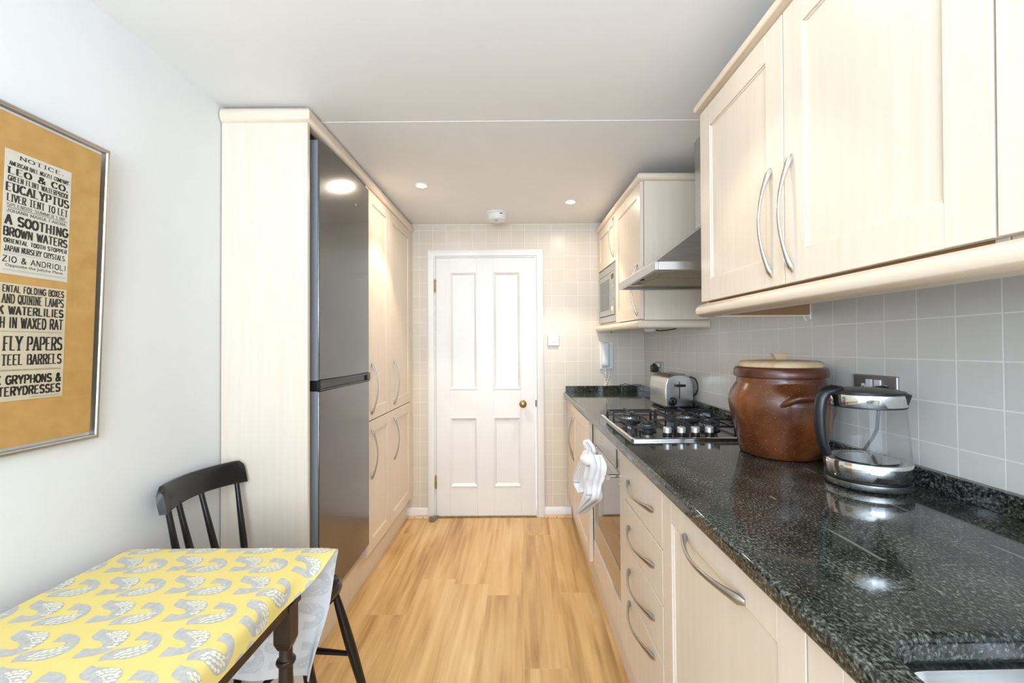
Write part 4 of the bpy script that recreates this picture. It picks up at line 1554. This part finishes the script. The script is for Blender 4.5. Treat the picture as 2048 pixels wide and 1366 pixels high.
part('collar_seal', MB().lathe([(.0780, .1925), (.0800, .1935), (.0800, .1965), (.0780, .1975)], KC, 56), 'black', t)
part('lid', MB().lathe([(0, .222), (.074, .222), (.0785, .2255), (.0770, .231), (.060, .2355), (0, .237)], KC, 56), 'black', t)
# spout to the right, handle to the left as seen from the room
sa = math.radians(-48)
sd_ = Vector((math.cos(sa), math.sin(sa), 0))
sq = Vector((-math.sin(sa), math.cos(sa), 0))
mb = MB()
lo = [KC + sd_ * .060 + sq * w + Vector((0, 0, .2270)) for w in (-.030, .030)]
mb.add([KC + sd_ * .070 + sq * -.030 + Vector((0, 0, .231)), KC + sd_ * .070 + sq * .030 + Vector((0, 0, .231)), KC + sd_ * .088 + Vector((0, 0, .226)),
        KC + sd_ * .072 + sq * -.028 + Vector((0, 0, .222)), KC + sd_ * .072 + sq * .028 + Vector((0, 0, .222)), KC + sd_ * .086 + Vector((0, 0, .218)), KC + sd_ * .0805 + Vector((0, 0, .199))],
       [(0, 1, 2), (0, 2, 5, 3), (1, 4, 5, 2), (3, 5, 6), (4, 6, 5), (0, 3, 4, 1), (3, 6, 4)])
part('spout', mb, 'black', t, bevel=.002)
ha = math.radians(172)
hd = Vector((math.cos(ha), math.sin(ha), 0))
hp = [(.055, .231), (.076, .2325), (.092, .227), (.102, .211), (.106, .185), (.106, .155), (.104, .125), (.1005, .100), (.094, .082), (.0885, .072)]
part('handle', MB().tube([KC + hd * a + Vector((0, 0, b)) for a, b in hp], [.013, .016, .0165, .0165, .016, .0155, .015, .014, .013, .012], 14, flat=(hd, .8)), 'black', t)
# dark cord behind the kettle to the socket
cd = MB().tube([(-.026, -2.197, 1.140), (-.030, -2.200, 1.118), (-.029, -2.196, 1.095), (-.026, -2.190, 1.070), (-.028, -2.175, 1.040), (-.040, -2.160, 1.005), (-.055, -2.155, .975), (-.075, -2.165, .960), (-.10, -2.198, .9575)], .0042, 12)
single('kettle_cord', cd, 'black', 'black power cord hanging from the plug behind the kettle', 'cord', (-.03, -2.19, 1.0), R)


def socket(y0, y1, z0, z1, label, plug_y):
    s_ = thing('double_socket', label, 'socket', (0, (y0 + y1) / 2, (z0 + z1) / 2), R, 'double wall sockets over the counter')
    part('plate', MB().box(-.009, 0, y0, y1, z0, z1), 'socket_steel', s_, bevel=(.003, 3))
    yc = (y0 + y1) / 2
    for sg in (-1, 1):
        yy = yc + sg * .036
        part('outlet_insert', MB().box(-.0098, -.008, yy - .006, yy + .006, z1 - .055, z1 - .025).box(-.0098, -.008, yy - .015, yy + .015, z1 - .062, z1 - .053), 'white_plastic', s_)
        part('earth_slot', MB().box(-.0104, -.0095, yy - .0016, yy + .0016, z1 - .042, z1 - .032), 'black', s_)
        part('switch', MB().box(-.0125, -.008, yc + sg * .0145 - .010, yc + sg * .0145 + .010, z1 - .036, z1 - .012), 'white_plastic', s_, bevel=.001)
    for yy in (y0 + .008, y1 - .008):
        part('screw', MB().lathe([(.003, 0), (.0026, .0012), (0, .0014)], (-.009, yy, (z0 + z1) / 2), 10, axis=(-1, 0, 0)), 'pewter', s_)


socket(-2.234, -2.088, 1.127, 1.213, 'steel double socket on the tiles behind the kettle', 0)
socket(-.430, -.284, 1.106, 1.192, 'steel double socket on the tiles behind the toaster', 0)
pg = MB().lathe([(.024, 0), (.0245, .006), (.0235, .020), (.019, .028), (.010, .031), (0, .032)], (-.0105, -2.197, 1.163), 32, axis=(-1, 0, 0))
pg.box(-.045, -.03, -2.199, -2.195, 1.145, 1.182)
single('plug', pg, 'black', 'rounded black plug in the socket behind the kettle', 'plug', (-.02, -2.197, 1.163), R, 'black mains plugs')
pg = MB().box(-.050, -.0105, -.345, -.300, 1.118, 1.168).box(-.040, -.020, -.335, -.310, 1.160, 1.180)
single('plug', pg, 'black', 'boxy black plug in the socket behind the toaster', 'plug', (-.03, -.32, 1.14), R, 'black mains plugs', bevel=(.006, 3))
# a loose thin lead on the back upstand beside the toaster
ld = MB().tube([(-.20, -.025, 1.001), (-.17, -.012, 1.008), (-.15, -.010, 1.011), (-.13, -.012, 1.004), (-.10, -.015, 1.002), (-.07, -.012, 1.008), (-.03, -.03, 1.004)], .0022, 8)
single('thin_lead', ld, 'black', 'thin black lead lying along the corner upstand left of the toaster', 'cord', (-.1, -.012, 1.0), R)

# ---------------------------------------------------------------- tea towel knotted on the oven handle
TP0 = Vector((-.655, -1.60, 0))
TD = (Vector((-.73, -1.10, 0)) - TP0).normalized()
TN = Vector((TD.y, -TD.x, 0))                  # towards the aisle
if TN.x > 0:
    TN = -TN


def cr_spline(rows, t_):
    n_ = len(rows) - 1
    x = t_ * n_
    i = min(int(x), n_ - 1)
    f = x - i
    P = [rows[max(0, i - 1)], rows[i], rows[i + 1], rows[min(n_, i + 2)]]
    out_ = []
    for c in range(2):
        p0, p1, p2, p3 = (q[c] for q in P)
        out_.append(.5 * ((2 * p1) + (p2 - p0) * f + (2 * p0 - 5 * p1 + 4 * p2 - p3) * f * f + (3 * p1 - p0 - 3 * p2 + p3) * f ** 3))
    return out_


def towel_piece(mb, rows, base, amp, nfold, phase, stripes_u=(), stripes_v=(), nu=52, nv=64):
    L_, R_ = [r[0] for r in rows], [r[1] for r in rows]
    pts = []
    for j in range(nv + 1):
        v = j / nv
        l_, r_ = cr_spline(L_, v), cr_spline(R_, v)
        for i in range(nu + 1):
            u = i / nu
            d = l_[0] + (r_[0] - l_[0]) * u
            z = l_[1] + (r_[1] - l_[1]) * u
            w_ = u * nfold + phase + .55 * mnoise.noise(Vector((u * 2.2, v * 2.0, phase)))
            ridge = 1 - 2 * abs((w_ % 1.0) - .5)
            off = base + amp * (sstep(ridge) - .5) * (.35 + .65 * v) * 1.7 + .010 * math.sin(PI * u) + .006 * mnoise.noise(Vector((u * 5, v * 6, 3 + phase)))
            p_ = TP0 + TD * d + TN * off
            pts.append(Vector((p_.x, p_.y, z)))
    n_ = nu + 1
    for side in (0, 1):
        if side == 0:
            vs_ = pts
        else:
            vs_ = [p_ - TN * .0025 for p_ in pts]
        o = len(mb.v)
        mb.v += vs_
        for j in range(nv):
            for i in range(nu):
                f = [o + j * n_ + i, o + j * n_ + i + 1, o + (j + 1) * n_ + i + 1, o + (j + 1) * n_ + i]
                mb.f.append(f if side == 0 else f[::-1])
                k = 0
                u, v = (i + .5) / nu, (j + .5) / nv
                for a, v0_, v1_ in stripes_u:
                    if abs(u - a) < 1.1 / nu and v0_ < v < v1_:
                        k = 1
                for a, u0_, u1_ in stripes_v:
                    if abs(v - a) < 1.1 / nv and u0_ < u < u1_:
                        k = 1
                mb.mi.append(k)
                mb.sm.append(True)


mb = MB()
towel_piece(mb, [[(.193, .871), (.144, .896)], [(.170, .835), (.050, .868)], [(.280, .748), (.085, .80)], [(.372, .668), (.112, .745)], [(.365, .645), (.136, .69)], [(.27, .640), (.165, .665)], [(.192, .648), (.180, .655)]],
            .012, .020, 2.3, .6, stripes_v=((.62, .05, .62),), stripes_u=((.85, .05, .3),))
towel_piece(mb, [[(.108, .842), (-.088, .885)], [(.106, .805), (-.132, .850)], [(.115, .76), (-.105, .795)], [(.122, .72), (-.086, .765)], [(.103, .68), (-.074, .713)], [(.131, .637), (.0, .665)], [(.206, .548), (.153, .573)]],
            .030, .024, 3.6, 0.0, stripes_v=((.66, .15, .55),), stripes_u=((.66, .25, .62),))
# the knot
kn = []
kc = TP0 + TD * .045 + TN * .040
nk = 18
for j in range(nk + 1):
    th = PI * j / nk
    for i in range(24):
        ph = 2 * PI * i / 24
        w = 1 + .16 * math.sin(3 * ph + 2 * th)
        p_ = kc + TD * (.060 * math.sin(th) * math.cos(ph) * w) + TN * (.034 * math.sin(th) * math.sin(ph) * w)
        kn.append(Vector((p_.x, p_.y, .838 + (.026 + .006 * math.sin(4 * ph)) * math.cos(th))))
o = len(mb.v)
mb.v += kn
for j in range(nk):
    for i in range(24):
        mb.f.append([o + j * 24 + i, o + j * 24 + (i + 1) % 24, o + (j + 1) * 24 + (i + 1) % 24, o + (j + 1) * 24 + i])
        mb.mi.append(1 if (6 < j < 11 and 2 < i < 6) else 0)
        mb.sm.append(True)
single('tea_towel', mb, ['towel', 'towel_stripe'], 'white tea towel with grey stripes knotted on the oven handle', 'tea towel', (-.66, -1.5, .8), R, recalc=False, sharp=80)

# ================================================================== RIGHT SIDE, WALL UNITS
UF = -.350
# both runs of wall units hang a little out of level, dropping towards the window
RF = R @ Matrix.Translation((0, -.55, 1.8)) @ Matrix.Rotation(math.radians(1.2), 4, 'X') @ Matrix.Translation((0, .55, -1.8))
RN = R @ Matrix.Translation((0, -2.2, 1.4)) @ Matrix.Rotation(math.radians(.5), 4, 'X') @ Matrix.Translation((0, 2.2, -1.4))
# far pair: microwave unit and tall door
t = thing('microwave_wall_unit', 'maple wall unit with small top door over the microwave, by the end wall', 'wall cupboard', (-.17, -.29, 1.445), RF, 'maple wall units')
part('carcass', MB().box(-.330, -.0005, -.002, -.020, 1.446, 2.165).box(-.330, -.0005, -.558, -.573, 1.446, 2.165).box(-.33, -.0005, -.02, -.558, 1.446, 1.462).box(-.33, -.0005, -.02, -.558, 1.845, 1.862).box(-.33, -.0005, -.02, -.558, 2.150, 2.165).box(-.012, -.0005, -.02, -.558, 1.462, 2.15), 'maple', t)
d = part('door', shaker_x(MB(), UF, UF + .02, -.004, -.572, 1.856, 2.160, .062), 'maple', t, bevel=.0012)
part('handle', bow((UF, -.525, 1.882), (UF, -.525, 2.145), (-1, 0, 0), .034, .0062), 'chrome', d)
t = thing('microwave', 'built-in silver microwave in the wall unit by the end wall', 'microwave', (-.17, -.29, 1.465), RF)
part('body', MB().box(-.325, -.03, -.035, -.545, 1.466, 1.835), 'grey_plastic', t)
tf = MB().box(-.348, -.326, -.022, -.556, 1.800, 1.846).box(-.348, -.326, -.022, -.556, 1.464, 1.505).box(-.348, -.326, -.022, -.040, 1.505, 1.80).box(-.348, -.326, -.538, -.556, 1.505, 1.80)
part('trim_frame', tf, 'steel_h', t, bevel=.0015)
md = part('door', MB().box(-.351, -.326, -.044, -.420, 1.509, 1.796), 'steel_h', t, bevel=.002)
part('window', MB().box(-.3525, -.350, -.085, -.385, 1.548, 1.758), 'mw_glass', md)
cpn = part('control_panel', MB().box(-.351, -.326, -.425, -.534, 1.509, 1.796), 'steel_h', t, bevel=.002)
part('display', MB().box(-.3525, -.350, -.445, -.515, 1.748, 1.780), 'black', cpn)
for r_ in range(4):
    for c_ in range(3):
        part('button', MB().box(-.3528, -.350, -.447 - c_ * .024, -.464 - c_ * .024, 1.715 - r_ * .036, 1.728 - r_ * .036), 'grey_plastic', cpn)
part('start_button', MB().box(-.3535, -.350, -.462, -.500, 1.535, 1.565), 'white_plastic', cpn, bevel=.001)
t = thing('wall_cupboard', 'tall single-door maple wall cupboard between the microwave unit and the hood', 'wall cupboard', (-.17, -.85, 1.445), RF, 'maple wall units')
part('carcass', MB().box(-.330, -.0005, -.577, -1.128, 1.446, 2.165), 'maple', t, bevel=.001)
d = part('door', shaker_x(MB(), UF, UF + .018, -.576, -1.120, 1.452, 2.160, .066), 'maple', t, bevel=.0012)
part('handle', bow((UF, -1.065, 1.470), (UF, -1.065, 1.745), (-1, 0, 0), .034, .0062), 'chrome', d)
pr = nosing(2.160, 2.200, .020, -.02)
cn = MB().sweep(pr, [(UF, -.001), (UF, -1.130), (-.001, -1.130)], smooth=True)
single('cornice', cn, 'maple_trim', 'round-nosed maple cornice on top of the microwave unit and cupboard before the hood', 'cornice', (-.3, -.6, 2.18), RF, sharp=60)
pr = nosing(1.402, 1.444, .024, -.018)
cn = MB().sweep(pr, [(UF, -.001), (UF, -1.130), (-.001, -1.130)], smooth=True)
single('light_pelmet', cn, 'maple_trim', 'round-nosed maple pelmet under the microwave unit and cupboard before the hood', 'pelmet', (-.3, -.6, 1.42), RF, sharp=60)
# lamp under the far wall units, with its lead, and a brass catch
t = thing('under_cabinet_lamp', 'small white puck lamp and lead under the far wall cupboard', 'lamp', (-.24, -.86, 1.446), RF)
part('housing', MB().lathe([(.036, 0), (.036, -.042), (.028, -.056), (0, -.058)], (-.20, -.80, 1.446), 32), 'white_plastic', t)
part('lead', MB().tube([(-.166, -.80, 1.400), (-.15, -.81, 1.394), (-.12, -.83, 1.396), (-.08, -.88, 1.404), (-.05, -.95, 1.430)], .003, 8), 'black', t)
single('cabinet_catch', MB().box(-.318, -.298, -.228, -.246, 1.394, 1.446).lathe([(.005, 0), (.005, .006), (0, .007)], (-.308, -.237, 1.387), 12), 'brass', 'small brass catch below the pelmet under the microwave', 'catch', (-.308, -.237, 1.41), RF, bevel=.001)

# cooker hood
HA, HB_ = -1.168, -1.740
t = thing('cooker_hood', 'steel chimney cooker hood above the gas hob', 'cooker hood', (-.2, -1.45, 1.6), R)
hx = -.475
cy0, cy1, cx0 = -1.565, -1.330, -.150
part('canopy', MB().hexa([(hx, HB_, 1.612), (-.001, HB_, 1.612), (-.001, HA, 1.612), (hx, HA, 1.612)], [(cx0 - .01, cy0 - .005, 1.838), (-.001, cy0 - .005, 1.838), (-.001, cy1 + .005, 1.838), (cx0 - .01, cy1 + .005, 1.838)]), 'steel_h', t, bevel=.001)
bd = MB().box(hx - .001, hx + .014, HB_, HA, 1.582, 1.614).box(-.015, -.001, HB_, HA, 1.582, 1.614).box(hx + .014, -.015, HB_ - .001, HB_ + .014, 1.582, 1.614).box(hx + .014, -.015, HA - .014, HA + .001, 1.582, 1.614)
part('front_band', bd, 'steel_h', t, bevel=.0015)
part('chimney', MB().box(cx0, -.001, cy0, cy1, 1.838, CZ - .002), 'steel', t, bevel=.001)
part('chimney_collar', MB().box(cx0 - .004, -.001, cy0 - .004, cy1 + .004, 1.838, 1.843), 'black', t)
part('underside', MB().box(hx + .014, -.015, HB_ + .014, HA - .014, 1.598, 1.610), 'filter', t)
for k in range(2):
    yy0 = HB_ + .03 + k * .26
    part('grease_filter', MB().box(hx + .10, -.04, yy0, yy0 + .245, 1.594, 1.599), 'filter', t, bevel=.002)
for yy in (HB_ + .085, HA - .085):
    part('lamp', MB().lathe([(.034, 0), (.034, -.004), (.028, -.007), (0, -.007)], (hx + .058, yy, 1.598), 28), 'pewter', t)
part('switch_strip', MB().box(hx + .03, hx + .055, -1.42, -1.32, 1.592, 1.598), 'black', t)

# near wall cupboards
t = thing('wall_cupboard', 'pale maple double wall cupboard with two bow handles side by side, nearest the hood', 'wall cupboard', (-.17, -2.29, 1.44), RN, 'maple wall units')
ca = MB().box(-.330, -.0005, -1.846, -1.864, 1.440, 2.105).box(-.330, -.0005, -2.755, -2.773, 1.440, 2.105).box(-.330, -.0005, -1.864, -2.755, 2.087, 2.105).box(-.012, -.0005, -1.864, -2.755, 1.44, 2.087)
part('carcass', ca, 'maple', t, bevel=.0006)
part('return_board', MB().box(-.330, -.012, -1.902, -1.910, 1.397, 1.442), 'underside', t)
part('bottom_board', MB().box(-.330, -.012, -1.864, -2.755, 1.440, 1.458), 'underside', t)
d = part('door', shaker_x(MB(), UF, UF + .018, -1.847, -2.312, 1.446, 2.100, .072), 'maple', t, bevel=.0012)
part('handle', bow((UF, -2.262, 1.470), (UF, -2.262, 1.745), (-1, 0, 0), .034, .0064), 'chrome', d)
d = part('door', shaker_x(MB(), UF, UF + .018, -2.316, -2.772, 1.446, 2.100, .070), 'maple', t, bevel=.0012)
part('handle', bow((UF, -2.345, 1.470), (UF, -2.345, 1.745), (-1, 0, 0), .034, .0064), 'chrome', d)
t = thing('wall_cupboard', 'pale maple wall cupboard cut by the right edge, above the sink end', 'wall cupboard', (-.17, -3.02, 1.44), RN, 'maple wall units')
part('carcass', MB().box(-.330, -.0005, -2.776, -3.268, 1.440, 2.105), 'maple', t)
part('door', shaker_x(MB(), UF, UF + .018, -2.776, -3.268, 1.446, 2.100, .072), 'maple', t, bevel=.0012)
pr = nosing(2.104, 2.146, .016, -.02)
cn = MB().sweep(pr, [(-.001, -1.846), (UF, -1.846), (UF, -3.27)], smooth=True)
single('cornice', cn, 'maple_trim', 'round-nosed maple cornice on top of the near wall cupboards', 'cornice', (-.3, -2.5, 2.12), RN, sharp=60)
pr = nosing(1.392, 1.437, .026, -.016)
cn = MB().sweep(pr, [(-.001, -1.884), (UF, -1.884), (UF, -3.27)], smooth=True)
single('light_pelmet', cn, 'maple_trim', 'round-nosed maple pelmet under the near wall cupboards', 'pelmet', (-.3, -2.5, 1.41), RN, sharp=60)
br = MB().box(-.006, 0, -1.87, -1.90, 1.385, 1.438).box(-.035, -.006, -1.87, -1.90, 1.431, 1.438).tube([(-.02, -1.885, 1.436), (-.022, -1.888, 1.40), (-.010, -1.89, 1.380)], .003, 8)
single('shelf_bracket', br, 'white_plastic', 'small white wall bracket under the near wall cupboards', 'bracket', (0, -1.885, 1.41), R, bevel=.001)
